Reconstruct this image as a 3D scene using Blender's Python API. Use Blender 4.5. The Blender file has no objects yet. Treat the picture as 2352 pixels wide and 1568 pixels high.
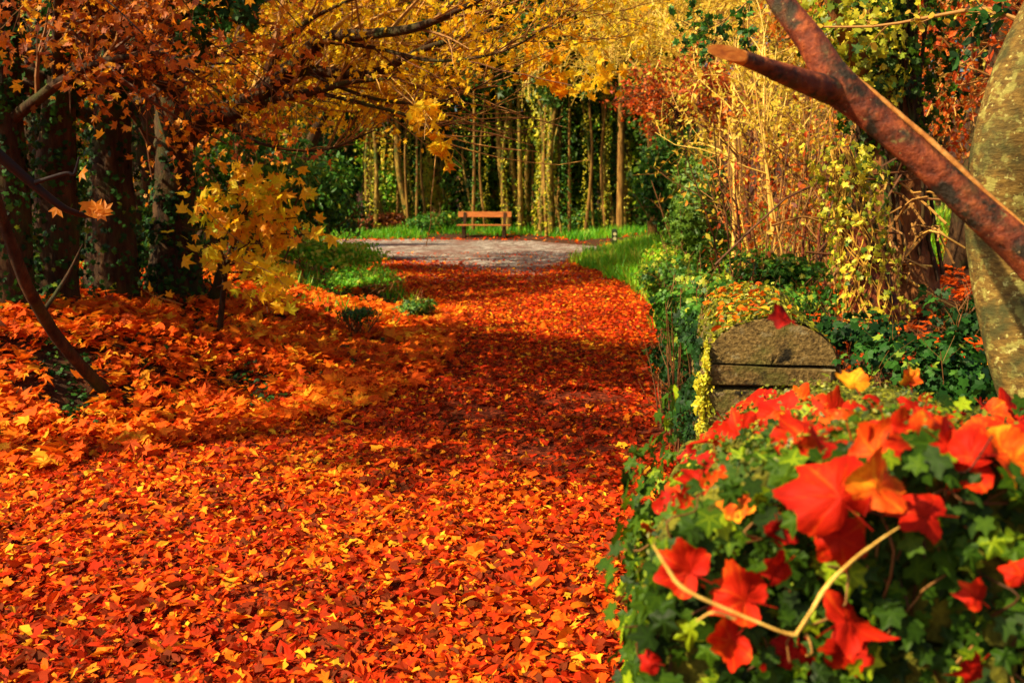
import bpy, math, random
import numpy as np
from mathutils import Vector

R = math.radians
rs = np.random.RandomState
scene = bpy.context.scene
COL = scene.collection

# ------------------------------------------------------------------ camera, sky, sun, exposure
TH = R(8.43); FPX = 2286.7; EYE = 1.6
cam_d = bpy.data.cameras.new('camera'); cam = bpy.data.objects.new('camera', cam_d); COL.objects.link(cam)
cam.location = (0, 0, EYE); cam.rotation_euler = (R(90) - TH, 0, 0)
cam_d.lens = 35; cam_d.sensor_width = 36; cam_d.clip_end = 600; cam_d.clip_start = .05
cam_d.dof.use_dof = True; cam_d.dof.focus_distance = 4.5; cam_d.dof.aperture_fstop = 4.3
scene.camera = cam

SUN_EL, SUN_AZ = R(43), R(-112)            # azimuth clockwise from +Y: the sun stands to the left, a little behind
sd = Vector((math.sin(SUN_AZ) * math.cos(SUN_EL), math.cos(SUN_AZ) * math.cos(SUN_EL), math.sin(SUN_EL)))
world = bpy.data.worlds.new('World'); scene.world = world; world.use_nodes = True
wn = world.node_tree; bg = wn.nodes['Background']
sky = wn.nodes.new('ShaderNodeTexSky'); sky.sky_type = 'NISHITA'; sky.sun_disc = False
sky.sun_elevation = SUN_EL; sky.sun_rotation = SUN_AZ; sky.dust_density = 4; sky.ozone_density = .6
wn.links.new(sky.outputs[0], bg.inputs[0]); bg.inputs[1].default_value = .07
sun_d = bpy.data.lights.new('sun', 'SUN'); sun = bpy.data.objects.new('sun', sun_d); COL.objects.link(sun)
sun_d.energy = 5; sun_d.angle = R(.5); sun_d.color = (1, .80, .50)
sun.rotation_euler = sd.to_track_quat('Z', 'Y').to_euler()
vs = scene.view_settings; vs.view_transform = 'Standard'; vs.look = 'None'; vs.gamma = 1; vs.exposure = .93
scene.cycles.max_bounces = 8; scene.cycles.transmission_bounces = 6; scene.cycles.diffuse_bounces = 6

# ------------------------------------------------------------------ pixel (2352 wide) -> place
def ray(px, py):
    u = (px - 1176) / FPX; v = (784 - py) / FPX
    return u, math.cos(TH) + math.sin(TH) * v, -math.sin(TH) + math.cos(TH) * v
def at(px, py, Y):
    u, y, z = ray(px, py); k = Y / y
    return np.array((u * k, Y, EYE + z * k))
def gnd(px, py, z0=0.):
    u, y, z = ray(px, py); k = (z0 - EYE) / z
    return np.array((u * k, y * k, z0))

# ------------------------------------------------------------------ terrain
_l = [gnd(*p) for p in [(740, 547), (840, 600), (900, 640), (960, 690), (985, 740), (950, 800), (850, 890), (640, 960), (300, 1030), (0, 1090)]][::-1]
LY = [-6, 3.6, 4.6] + [p[1] for p in _l]; LX = [-16, -12, -6.5] + [p[0] for p in _l]
RY = [-6, 0, 2, 3.5, 6.5, 10, 14, 18, 23, 27, 30, 34]; RX = [0, .1, .3, .62, 1.05, 1.6, 2.0, 1.95, 1.35, 2.2, 3.4, 9]
def xL(y): return np.interp(y, LY, LX)
def xR(y): return np.interp(y, RY, RX)
def ss(t):
    t = np.clip(t, 0, 1); return t * t * (3 - 2 * t)
def wob(x, y):
    return (np.sin(x * 1.7 + y * .9) + np.sin(x * .8 - y * 1.3 + 2) + .6 * np.sin(x * 3.1 + y * 2.3 + 1) + .4 * np.sin(x * 5.3 - y * 4.7)) / 3
def H(x, y):
    x = np.asarray(x, float); y = np.asarray(y, float)
    dl = xL(y) - x; dr = x - xR(y)
    hl = (.62 * ss(dl / 3.0) + .1 * ss(dl / .8) * wob(x * 1.5, y * 1.5)) * (1 - .6 * ss((y - 15) / 12))
    hr_far = 1.0 * ss(dr / 4.5) + .25 * ss((dr - 3) / 6)
    hr_near = .62 * ss((dr - .45) / .8) + .25 * ss((dr - 2) / 6)
    k = ss((y - 9) / 5)
    hr = hr_near * (1 - k) + hr_far * k
    side = np.where(dl > 0, hl, np.where(dr > 0, hr, 0))
    fe = np.interp(x, [-14, 0, 3, 9], [36, 34.8, 29.5, 33])
    far = ss((y - fe) / 2)
    back = .15 + .06 * wob(x * .5, y * .5) + 14 * ss((y - 75) / 90) + .35 * ss((x - 2) / 5)
    return side * (1 - far) + back * far + .02 * wob(x * 2, y * 2) * ss(np.maximum(np.maximum(dl, dr), 0) / .5)
def Hf(x, y): return float(H(x, y))

# ------------------------------------------------------------------ mesh helpers
def unit(v): return v / np.maximum(np.linalg.norm(v, axis=-1, keepdims=True), 1e-9)
class MB:
    def __init__(s): s.v = []; s.f = []; s.t = []; s.n = 0; s.sm = []
    def add(s, V, F, tint=0., smooth=False):
        V = np.asarray(V, float).reshape(-1, 3); F = np.asarray(F, int)
        s.v.append(V); s.f.append(F + s.n); s.n += len(V)
        s.t.append(np.broadcast_to(np.asarray(tint, float), (len(F),)) if np.ndim(tint) == 0 else np.asarray(tint, float))
        s.sm.append(np.full(len(F), smooth))
        return s
    def build(s, name, mat, parent=None, origin=(0, 0, 0)):
        me = bpy.data.meshes.new(name)
        V = np.concatenate(s.v) - np.asarray(origin, float)
        tot = np.concatenate([np.full(len(f), f.shape[1]) for f in s.f]); idx = np.concatenate([f.ravel() for f in s.f])
        me.vertices.add(len(V)); me.vertices.foreach_set('co', V.ravel().astype(np.float32))
        me.loops.add(len(idx)); me.loops.foreach_set('vertex_index', idx.astype(np.int32))
        me.polygons.add(len(tot)); st = np.concatenate([[0], np.cumsum(tot)[:-1]])
        me.polygons.foreach_set('loop_start', st.astype(np.int32)); me.polygons.foreach_set('loop_total', tot.astype(np.int32))
        me.polygons.foreach_set('use_smooth', np.concatenate(s.sm))
        a = me.attributes.new('tint', 'FLOAT', 'FACE'); a.data.foreach_set('value', np.concatenate(s.t).astype(np.float32))
        me.update(calc_edges=True); me.validate()
        me.materials.append(mat)
        o = bpy.data.objects.new(name, me); COL.objects.link(o)
        if parent is not None: o.parent = parent
        else: o.location = tuple(origin)
        return o
def tag(o, label=None, cat=None, group=None, kind=None):
    for k, v in (('label', label), ('category', cat), ('group', group), ('kind', kind)):
        if v: o[k] = v
    return o
def empty(name, loc, label=None, cat=None, group=None):
    o = bpy.data.objects.new(name, None); COL.objects.link(o); o.location = tuple(loc); o.empty_display_size = .2
    return tag(o, label, cat, group)
def copy_thing(o, loc, rz, sc, label=None, group=None):
    c = o.copy(); COL.objects.link(c); c.location = tuple(loc); c.rotation_euler = (0, 0, rz); c.scale = (sc,) * 3
    if label: c['label'] = label
    if group: c['group'] = group
    for ch in list(o.children):
        d = ch.copy(); COL.objects.link(d); d.parent = c
    return c

# leaf templates: (verts, faces) of uniform face size, about 1 unit across
def fan(out, c=(0, 0), fold=.0, droop=.0):
    pts = [(c[0], c[1])] + out
    V = np.array([(x, y, abs(x) * fold - droop * (x * x + y * y)) for x, y in pts]); n = len(out)
    F = np.array([(0, 1 + i, 1 + (i + 1) % n) for i in range(n)])
    return V, F
def polar(l): return [(r * math.cos(R(a)), r * math.sin(R(a))) for a, r in l]
MAPLE = [(90, .58), (72, .34), (62, .28), (40, .54), (18, .32), (8, .26), (-15, .42), (-50, .22), (-90, .16), (-130, .22), (195, .42), (172, .26), (162, .32), (140, .54), (118, .28), (108, .34)]
IVY = [(90, .56), (66, .30), (32, .44), (4, .26), (-24, .38), (-62, .30), (-90, .14), (-118, .30), (204, .38), (176, .26), (148, .44), (114, .30)]
OVAL = [(90, .55), (50, .36), (0, .26), (-50, .36), (-90, .5), (-130, .36), (180, .26), (130, .36)]
MAPLEW = [(90, .6), (80, .44), (66, .33), (52, .42), (40, .57), (28, .42), (12, .30), (0, .36), (-14, .46), (-34, .30), (-60, .24), (-90, .13), (-120, .24), (214, .30), (194, .46), (180, .36), (168, .30), (152, .42), (140, .57), (128, .42), (114, .33), (100, .44)]
T_MAPLE = fan(polar(MAPLE), fold=.25, droop=.5)
T_IVY = fan(polar(IVY), fold=-.2, droop=.4)
T_OVAL = fan(polar(OVAL), fold=.35, droop=.3)
T_CRUMP = fan(polar([(90, .6), (66, .34), (38, .5), (10, .28), (-30, .42), (-80, .22), (-110, .34), (196, .44), (160, .30), (128, .48)]), fold=.45, droop=.5)
T_DIA = (np.array([(0, -.5, 0), (.3, 0, .1), (0, .5, -.05), (-.3, 0, .1)]), np.array([(0, 1, 2), (0, 2, 3)]))
T_NEEDLE = (np.array([(0, 0, 0), (.12, .35, .03), (0, 1, -.12), (-.12, .35, .03), (.5, .5, -.1), (-.5, .5, -.1)]), np.array([(0, 1, 3), (1, 2, 3), (0, 4, 1), (0, 3, 5)]))
T_BLADE = (np.array([(-.035, 0, 0), (.035, 0, 0), (.03, .06, .5), (-.03, .06, .5), (0, .28, .95), (0, .28, .95)]), np.array([(0, 1, 2, 3), (3, 2, 4, 5)]))

def frames(n, g, spin=None):
    n = unit(n); a = unit(np.cross(n, g.normal(size=n.shape)))
    return np.stack([a, np.cross(n, a), n], axis=-1)        # columns x,y,z
def cloud(mb, T, P, N, S, tint, g, Rm=None, aniso=None, ft=None):
    V, F = T; P = np.asarray(P, float); n = len(P)
    if n == 0: return
    Rm = frames(N, g) if Rm is None else Rm
    L = np.broadcast_to(V, (n,) + V.shape).copy()
    L[:, :, 2] *= g.uniform(-.6, 2.2, (n, 1))              # each leaf curls by its own amount
    if aniso is not None: L[:, :, 0] *= aniso[:, None]
    W = np.einsum('nij,nkj->nki', Rm, L * np.asarray(S).reshape(-1, 1, 1)) + P[:, None]
    FF = (F[None] + (np.arange(n) * len(V))[:, None, None]).reshape(-1, F.shape[1])
    tt = np.repeat(tint, len(F)) if ft is None else np.clip(np.repeat(tint, len(F)) + np.tile(ft, n), 0, 1)
    mb.add(W, FF, tt)
def tubes(mb, P, Rd, s=4, tint=0., g=None, lump=0., cap=False):
    P = np.asarray(P, float); Rd = np.asarray(Rd, float); N, K, _ = P.shape
    g = g or rs(1)
    T = unit(np.gradient(P, axis=1)); m = unit(T.mean(axis=1))
    ref = unit(np.cross(m, np.where(np.abs(m[:, 2:3]) > .8, np.array([[1., .1, 0]]), np.array([[0, 0, 1.]]))))[:, None]
    A = unit(np.cross(T, np.broadcast_to(ref, T.shape))); B = np.cross(T, A)
    an = np.arange(s) * 2 * math.pi / s
    rr = np.repeat(Rd[:, :, None], s, axis=2)
    if lump:
        t = np.arange(K)[None, :, None]; ph = g.uniform(0, 6, (N, 1, 1))
        rr = rr * (1 + lump * (np.sin(3 * an + ph + t * .35) * .5 + np.sin(5 * an - ph + t * .2) * .3 + g.normal(size=rr.shape) * (.35 if s < 18 else .1)))
    V = P[:, :, None] + rr[..., None] * (A[:, :, None] * np.cos(an)[:, None] + B[:, :, None] * np.sin(an)[:, None])
    i = np.arange(K - 1)[:, None]; j = np.arange(s)[None]; j2 = (j + 1) % s
    q = np.stack([i * s + j, i * s + j2, (i + 1) * s + j2, (i + 1) * s + j], -1).reshape(-1, 4)
    F = (q[None] + (np.arange(N) * K * s)[:, None, None]).reshape(-1, 4)
    tt = tint if np.ndim(tint) == 0 else np.repeat(tint, (K - 1) * s)
    mb.add(V, F, tt, smooth=s > 4)
    if cap:
        for k in range(N):
            mb.add(V[k, -1], [list(range(s))]); mb.add(V[k, 0], [list(range(s))[::-1]])
def smooth_line(pts, K):
    p = np.asarray(pts, float); n = len(p)
    if n == 2: return np.array([p[0] + (p[1] - p[0]) * t for t in np.linspace(0, 1, K)])
    e = np.vstack([2 * p[0] - p[1], p, 2 * p[-1] - p[-2]]); out = []
    for t in np.linspace(0, n - 1 - 1e-6, K):
        i = int(t); f = t - i; a, b, c, d = e[i], e[i + 1], e[i + 2], e[i + 3]
        out.append(.5 * ((2 * b) + (c - a) * f + (2 * a - 5 * b + 4 * c - d) * f * f + (3 * b - a - 3 * c + d) * f ** 3))
    return np.array(out)
def limb(mb, pts, radii, s=10, lump=.12, g=None, K=None, cap=False, tint=0.):
    K = K or max(8, len(pts) * 5); P = smooth_line(pts, K)
    r = np.interp(np.linspace(0, 1, K), np.linspace(0, 1, len(radii)), radii)
    tubes(mb, P[None], r[None], s=s, lump=lump, g=g, cap=cap, tint=tint)
    return P, r
def grow(P, Rd, m, length, spread, g, up=0., droop=0., K=5, tmin=.2, rf=.6, rmin=.004, wig=.18, toward=None):
    P = np.asarray(P); N, Kp, _ = P.shape; n = N * m
    par = np.repeat(np.arange(N), m); t = g.uniform(tmin, 1, n) * (Kp - 1.001); i = t.astype(int); f = (t - i)[:, None]
    p0 = P[par, i] * (1 - f) + P[par, i + 1] * f; tg = unit(P[par, i + 1] - P[par, i])
    r0 = np.maximum((Rd[par, i] * (1 - f[:, 0]) + Rd[par, i + 1] * f[:, 0]) * rf, rmin)
    perp = unit(np.cross(tg, g.normal(size=tg.shape)))
    sp = g.normal(spread, .2, n)[:, None]
    d = unit(tg * np.cos(sp) + perp * np.sin(sp) + np.array([0, 0, up]))
    if toward is not None: d = unit(d + np.asarray(toward))
    L = length * g.uniform(.55, 1.2, n)
    out = np.zeros((n, K, 3)); out[:, 0] = p0
    for k in range(1, K):
        d = unit(d + g.normal(size=d.shape) * wig + np.array([0, 0, -droop]))
        out[:, k] = out[:, k - 1] + d * (L / (K - 1))[:, None]
    rad = r0[:, None] * np.linspace(1, .25, K)[None]; rad = np.maximum(rad, rmin * .6)
    return out, rad
def along(P, n, g, jit, t0=.1):
    N, K, _ = P.shape; par = g.randint(0, N, n); t = g.uniform(t0, 1, n) * (K - 1.001); i = t.astype(int); f = (t - i)[:, None]
    return P[par, i] * (1 - f) + P[par, i + 1] * f + g.normal(size=(n, 3)) * jit

# ------------------------------------------------------------------ materials
def nt(name):
    m = bpy.data.materials.new(name); m.use_nodes = True; t = m.node_tree; t.nodes.clear()
    o = t.nodes.new('ShaderNodeOutputMaterial'); return m, t, o
def ramp(t, cols, pos=None, interp='LINEAR'):
    r = t.nodes.new('ShaderNodeValToRGB'); cr = r.color_ramp; cr.interpolation = interp; n = len(cols)
    pos = pos or [i / (n - 1) for i in range(n)]
    cr.elements[0].position = pos[0]; cr.elements[0].color = (*cols[0], 1)
    cr.elements[1].position = pos[-1]; cr.elements[1].color = (*cols[-1], 1)
    for p, c in list(zip(pos, cols))[1:-1]:
        e = cr.elements.new(p); e.color = (*c, 1)
    return r
def noise(t, scale, detail=4, rough=.6, stretch=None, dist=0.):
    tc = t.nodes.new('ShaderNodeTexCoord'); n = t.nodes.new('ShaderNodeTexNoise')
    n.inputs['Scale'].default_value = scale; n.inputs['Detail'].default_value = detail; n.inputs['Roughness'].default_value = rough; n.inputs['Distortion'].default_value = dist
    if stretch:
        mp = t.nodes.new('ShaderNodeMapping'); mp.inputs['Scale'].default_value = stretch
        t.links.new(tc.outputs['Object'], mp.inputs[0]); t.links.new(mp.outputs[0], n.inputs['Vector'])
    else: t.links.new(tc.outputs['Object'], n.inputs['Vector'])
    return n
def leaf_mat(name, cols, trans=.4, rough=.5, spec=.3, spots=.25, pos=None, nscale=25, dark=(.08, .02, .005)):
    m, t, o = nt(name); L = t.links
    at_ = t.nodes.new('ShaderNodeAttribute'); at_.attribute_name = 'tint'
    r = ramp(t, cols, pos); L.new(at_.outputs['Fac'], r.inputs[0])
    n = noise(t, nscale, 3); mr = t.nodes.new('ShaderNodeMapRange'); mr.inputs['From Min'].default_value = .5; mr.inputs['From Max'].default_value = .75; mr.inputs['To Max'].default_value = spots
    L.new(n.outputs[0], mr.inputs[0])
    mx = t.nodes.new('ShaderNodeMixRGB'); L.new(mr.outputs[0], mx.inputs[0]); L.new(r.outputs[0], mx.inputs[1]); mx.inputs[2].default_value = (*dark, 1)
    p = t.nodes.new('ShaderNodeBsdfPrincipled'); p.inputs['Roughness'].default_value = rough; p.inputs['Specular IOR Level'].default_value = spec
    L.new(mx.outputs[0], p.inputs['Base Color'])
    tr = t.nodes.new('ShaderNodeBsdfTranslucent'); L.new(mx.outputs[0], tr.inputs[0])
    s = t.nodes.new('ShaderNodeMixShader'); s.inputs[0].default_value = trans
    L.new(p.outputs[0], s.inputs[1]); L.new(tr.outputs[0], s.inputs[2]); L.new(s.outputs[0], o.inputs[0])
    return m
def rough_mat(name, cols, scale=8, stretch=None, bump=.5, bd=.02, rough=.85, patch=None, pos=None, spec=.2, detail=8):
    m, t, o = nt(name); L = t.links
    n = noise(t, scale, detail, .65, stretch); r = ramp(t, cols, pos or [.3 + .4 * i / (len(cols) - 1) for i in range(len(cols))]); L.new(n.outputs[0], r.inputs[0])
    col = r.outputs[0]
    for pc, ps, lo, hi in (patch or []):
        pn = noise(t, ps, 5, .6); mr = t.nodes.new('ShaderNodeMapRange'); mr.inputs['From Min'].default_value = lo; mr.inputs['From Max'].default_value = hi
        L.new(pn.outputs[0], mr.inputs[0]); mx = t.nodes.new('ShaderNodeMixRGB'); L.new(mr.outputs[0], mx.inputs[0]); L.new(col, mx.inputs[1]); mx.inputs[2].default_value = (*pc, 1); col = mx.outputs[0]
    p = t.nodes.new('ShaderNodeBsdfPrincipled'); p.inputs['Roughness'].default_value = rough; p.inputs['Specular IOR Level'].default_value = spec
    L.new(col, p.inputs['Base Color'])
    b = t.nodes.new('ShaderNodeBump'); b.inputs['Strength'].default_value = bump; b.inputs['Distance'].default_value = bd
    L.new(n.outputs[0], b.inputs['Height']); L.new(b.outputs[0], p.inputs['Normal']); L.new(p.outputs[0], o.inputs[0])
    return m
RED, ORR, ORG, YEL, BRN = (.56, .026, .003), (.76, .095, .004), (.86, .22, .008), (.9, .47, .02), (.13, .03, .008)
M = dict(
 carpet=leaf_mat('carpet leaves', [BRN, (.4, .03, .004), RED, ORR, ORG, YEL], trans=.25, spec=.08, rough=.7, spots=.5, nscale=18, pos=[0, .16, .38, .66, .88, 1], dark=(.12, .02, .004)),
 bank=leaf_mat('bank maple leaves', [BRN, (.45, .06, .005), ORR, ORG, YEL], trans=.3, spec=.1, rough=.65, spots=.4, pos=[0, .2, .5, .8, 1]),
 gold=leaf_mat('golden maple leaves', [(.86, .34, .008), (.95, .56, .014), (.97, .72, .02), (.97, .84, .05)], trans=.6, spec=.15),
 amber=leaf_mat('amber brown leaves', [(.12, .035, .008), (.4, .09, .008), (.7, .20, .012), (.9, .5, .02)], trans=.55),
 straw=leaf_mat('straw yellow leaves', [(.5, .28, .02), (.8, .55, .05), (.85, .68, .07), (.5, .6, .04)], trans=.5),
 lemon=leaf_mat('lemon maple leaves', [(.85, .35, .015), (.95, .6, .02), (.9, .8, .03), (.6, .75, .02)], trans=.62),
 rust=leaf_mat('rust red leaves', [(.2, .03, .006), (.55, .07, .008), (.75, .16, .012), (.85, .35, .03)], trans=.45),
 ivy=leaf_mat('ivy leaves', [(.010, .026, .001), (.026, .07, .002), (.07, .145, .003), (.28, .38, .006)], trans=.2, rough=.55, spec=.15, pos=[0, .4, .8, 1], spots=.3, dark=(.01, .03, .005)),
 ivydark=leaf_mat('ivy leaves painted shaded', [(.006, .028, .005), (.015, .07, .008), (.04, .14, .012), (.2, .3, .02)], trans=.2, rough=.55, spec=.15, pos=[0, .5, .9, 1], spots=.3, dark=(.01, .02, .005)),  # darker copy of the ivy, with the shade put into its colour
 ivylit=leaf_mat('ivy leaves painted sunlit', [(.05, .12, .008), (.28, .32, .015), (.65, .6, .03), (.85, .7, .05)], trans=.35, rough=.45, dark=(.05, .06, .005)),  # ivy again, sunlight painted in as a yellow green leaf colour
 conifer=leaf_mat('conifer needles', [(.018, .06, .006), (.05, .13, .010), (.13, .24, .014)], trans=.15, spots=.3, dark=(.01, .02, .005)),
 shrub=leaf_mat('shrub leaves', [(.015, .06, .008), (.04, .16, .012), (.12, .3, .02), (.5, .5, .03)], trans=.3, pos=[0, .4, .85, 1], dark=(.02, .04, .005)),
 grass=leaf_mat('grass blades', [(.04, .18, .006), (.10, .42, .010), (.30, .6, .015), (.6, .55, .05)], trans=.35, pos=[0, .4, .85, 1], dark=(.03, .08, .005)),
 dry=leaf_mat('dry bracken', [(.09, .02, .006), (.25, .06, .012), (.4, .14, .02)], trans=.3),
 redleaf=leaf_mat('large red leaves', [(.14, .004, .002), (.38, .007, .002), (.56, .018, .002), (.76, .11, .005), (.9, .38, .012)], trans=.25, rough=.65, spec=.12, nscale=45, spots=.6, pos=[0, .3, .6, .85, 1], dark=(.22, .008, .002)),
 bark=rough_mat('dark bark', [(.012, .007, .003), (.045, .022, .008), (.11, .055, .018)], 14, (1, 1, .25), 1, .03, patch=[((.04, .06, .01), 3, .5, .7)]),
 barkred=rough_mat('smooth red brown bark', [(.03, .007, .003), (.19, .035, .008), (.42, .10, .02)], 26, (1, 1, 1), 1, .016, rough=.65, patch=[((.24, .20, .06), 11, .62, .67), ((.02, .012, .004), 14, .5, .62), ((.06, .045, .012), 6, .56, .7), ((.3, .2, .08), 90, .66, .7)], spec=.3),
 barklich=rough_mat('lichen spotted bark', [(.05, .025, .006), (.14, .08, .014), (.26, .16, .03)], 30, (1, 1, 2.6), 1, .012, rough=.8, patch=[((.26, .23, .05), 26, .53, .6), ((.42, .38, .11), 60, .60, .65), ((.05, .05, .012), 7, .48, .64)]),
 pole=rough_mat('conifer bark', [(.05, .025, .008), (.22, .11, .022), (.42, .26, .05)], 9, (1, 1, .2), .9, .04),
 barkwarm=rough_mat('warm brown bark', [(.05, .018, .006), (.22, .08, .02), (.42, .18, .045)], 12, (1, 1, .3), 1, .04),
 polelit=rough_mat('pole bark painted sunlit', [(.04, .02, .006), (.26, .15, .025), (.55, .38, .06)], 11, (1, 1, .35), 1, .05, patch=[((.05, .08, .01), 3, .48, .6)]),  # brighter copy of the pole bark with golden sunlight put into its colour
 twig=leaf_mat('brown twigs', [(.02, .008, .003), (.14, .05, .012), (.5, .26, .05), (.75, .5, .08)], trans=0, rough=.7, dark=(.03, .01, .003)),
 strawtwig=leaf_mat('straw twigs', [(.35, .17, .03), (.7, .45, .07), (.85, .62, .12)], trans=0, rough=.6),
 stem=rough_mat('straw coloured stem', [(.5, .25, .04), (.75, .45, .08), (.85, .6, .15)], 60, None, .2, .002, rough=.5),
 root=rough_mat('ivy stems', [(.16, .06, .012), (.48, .26, .03), (.75, .5, .06)], 30, (1, 1, .3), .5, .005),
 cut=rough_mat('fresh cut wood', [(.4, .09, .02), (.75, .22, .03), (.85, .36, .07)], 30, (1, 4, 4), .4, .003, rough=.6),
 ridge=rough_mat('pale torn bark', [(.2, .06, .015), (.5, .2, .04), (.7, .36, .1)], 40, None, .6, .004),
 stone=rough_mat('lichened stone', [(.045, .028, .010), (.20, .13, .036), (.42, .28, .09)], 65, None, 1, .03, patch=[((.12, .12, .022), 4, .50, .64), ((.30, .24, .11), 15, .58, .66), ((.02, .015, .006), 9, .58, .66)], detail=10),
 mortar=rough_mat('dark joint', [(.012, .008, .003), (.05, .03, .01)], 20, None, .8, .01),
 moss=leaf_mat('moss', [(.06, .08, .006), (.2, .22, .01), (.42, .4, .02), (.6, .45, .03)], trans=.2, dark=(.05, .03, .005)),
 mossbed=rough_mat('moss cushion', [(.03, .035, .004), (.12, .12, .01), (.26, .24, .015)], 40, None, 1, .015, rough=.95),
 soil=rough_mat('leafy soil', [(.012, .006, .002), (.05, .018, .006), (.14, .04, .008)], 12, None, 1, .04, patch=[((.05, .02, .006), 60, .5, .6)]),
 path=rough_mat('leaf mould path', [(.03, .008, .003), (.16, .022, .004), (.4, .06, .006)], 28, None, 1, .02),
 benchwood=rough_mat('weathered orange wood', [(.2, .06, .015), (.42, .13, .025), (.55, .2, .04)], 14, (.3, 4, 4), .4, .006, rough=.6),
 darkwood=rough_mat('dark timber', [(.02, .009, .004), (.07, .03, .010)], 12, None, .5, .01),
 post=rough_mat('dark green post paint', [(.01, .018, .008), (.03, .04, .016)], 20, None, .3, .004, rough=.5),
 disc=rough_mat('pale disc', [(.55, .5, .2), (.75, .7, .4)], 12, None, .1, .002, rough=.4),
)
def gravel_mat():
    m, t, o = nt('gravel'); L = t.links
    tc = t.nodes.new('ShaderNodeTexCoord'); v = t.nodes.new('ShaderNodeTexVoronoi'); v.inputs['Scale'].default_value = 9
    L.new(tc.outputs['Object'], v.inputs['Vector'])
    r = ramp(t, [(.05, .028, .015), (.15, .11, .08), (.28, .23, .19), (.5, .46, .40)], [0, .35, .7, 1]); sx = t.nodes.new('ShaderNodeSeparateXYZ'); L.new(v.outputs['Color'], sx.inputs[0]); L.new(sx.outputs[0], r.inputs[0])
    n = noise(t, .8, 8, .75, (1, .45, 1)); mr = t.nodes.new('ShaderNodeMapRange'); mr.inputs['From Min'].default_value = .46; mr.inputs['From Max'].default_value = .6; mr.inputs['To Max'].default_value = .85; L.new(n.outputs[0], mr.inputs[0])
    mx = t.nodes.new('ShaderNodeMixRGB'); L.new(mr.outputs[0], mx.inputs[0]); L.new(r.outputs[0], mx.inputs[1]); mx.inputs[2].default_value = (.14, .05, .03, 1)
    p = t.nodes.new('ShaderNodeBsdfPrincipled'); p.inputs['Roughness'].default_value = .9; L.new(mx.outputs[0], p.inputs['Base Color'])
    b = t.nodes.new('ShaderNodeBump'); b.inputs['Distance'].default_value = .02; L.new(v.outputs['Distance'], b.inputs['Height']); L.new(b.outputs[0], p.inputs['Normal']); L.new(p.outputs[0], o.inputs[0])
    return m
M['gravel'] = gravel_mat()

# ------------------------------------------------------------------ ground, path, gravel
def sheet(name, mat, xs, ys, zf):
    X, Y = np.meshgrid(xs, ys); V = np.stack([X, Y, zf(X, Y)], -1).reshape(-1, 3); nx, ny = len(xs), len(ys)
    i = np.arange(ny - 1)[:, None]; j = np.arange(nx - 1)[None]
    F = np.stack([i * nx + j, i * nx + j + 1, (i + 1) * nx + j + 1, (i + 1) * nx + j], -1).reshape(-1, 4)
    return tag(MB().add(V, F, 0, True).build(name, mat), kind='structure')
xs = np.concatenate([np.linspace(-250, -16, 14), np.linspace(-15, 15, 260), np.linspace(16, 250, 14)])
ys = np.concatenate([np.linspace(-60, -3, 8), np.linspace(-2, 40, 360), np.linspace(41, 260, 60)])
sheet('ground', M['soil'], xs, ys, H)
def strip(name, mat, ys, lf, rf, z, n=40):
    V = []; 
    for y in ys: V += [(x, y, z) for x in np.linspace(lf(y), rf(y), n)]
    V = np.array(V); i = np.arange(len(ys) - 1)[:, None]; j = np.arange(n - 1)[None]
    F = np.stack([i * n + j, i * n + j + 1, (i + 1) * n + j + 1, (i + 1) * n + j], -1).reshape(-1, 4)
    return tag(MB().add(V, F, 0, True).build(name, mat), kind='structure')
strip('path', M['path'], np.linspace(-3, 26, 120), lambda y: xL(y) - .05, lambda y: xR(y) + .05, .006)
GY = np.linspace(18, 36, 60)
def gl(y): return np.interp(y, [18, 21, 25, 33, 36], [-2.1, -2.7, -3.8, -7.2, -9])
def gr(y): return np.interp(y, [18, 23, 27, 29.5, 30.5, 34.3, 36], [1.9, 1.35, 2.2, 3.1, 2.6, .6, -6])
strip('gravel_path', M['gravel'], GY, gl, gr, .014)

# ------------------------------------------------------------------ fallen leaf carpets (ground cover)
def carpet(name, label, mat, n, region, size, T, seed, tilt=.3, lift=.03, tintf=None, accept=None, dens=None):
    g = rs(seed); x0, x1, y0, y1 = region
    y = y0 + (y1 - y0) * g.uniform(0, 1, n) ** (dens or 1.); x = g.uniform(x0, x1, n)
    k = accept(x, y, g); x, y = x[k], y[k]; n = len(x)
    z = H(x, y) + .012 + g.uniform(0, lift, n)
    N = np.stack([g.normal(0, tilt, n), g.normal(0, tilt, n) - .12, np.ones(n)], -1)
    s = size * np.clip(g.lognormal(-.08, .38, n), .4, 2.3); tint = tintf(x, y, g)
    mb = MB(); P = np.stack([x, y, z], -1); T = T if isinstance(T, list) else [T]
    for i, t_ in enumerate(T): cloud(mb, t_, P[i::len(T)], N[i::len(T)], s[i::len(T)], tint[i::len(T)], g, aniso=g.uniform(.45, 1, len(P[i::len(T)])))
    return tag(mb.build(name, mat), label, 'fallen leaves', kind='stuff')
def in_path(x, y, g, m=.0): return (x > xL(y) - m) & (x < xR(y) + m * .3)
def gravel_edge(x): return np.interp(x, [-6, -3.5, -.7, .4, 1.3, 2.2], [27, 22.5, 19.6, 17.8, 21.5, 25])
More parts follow.
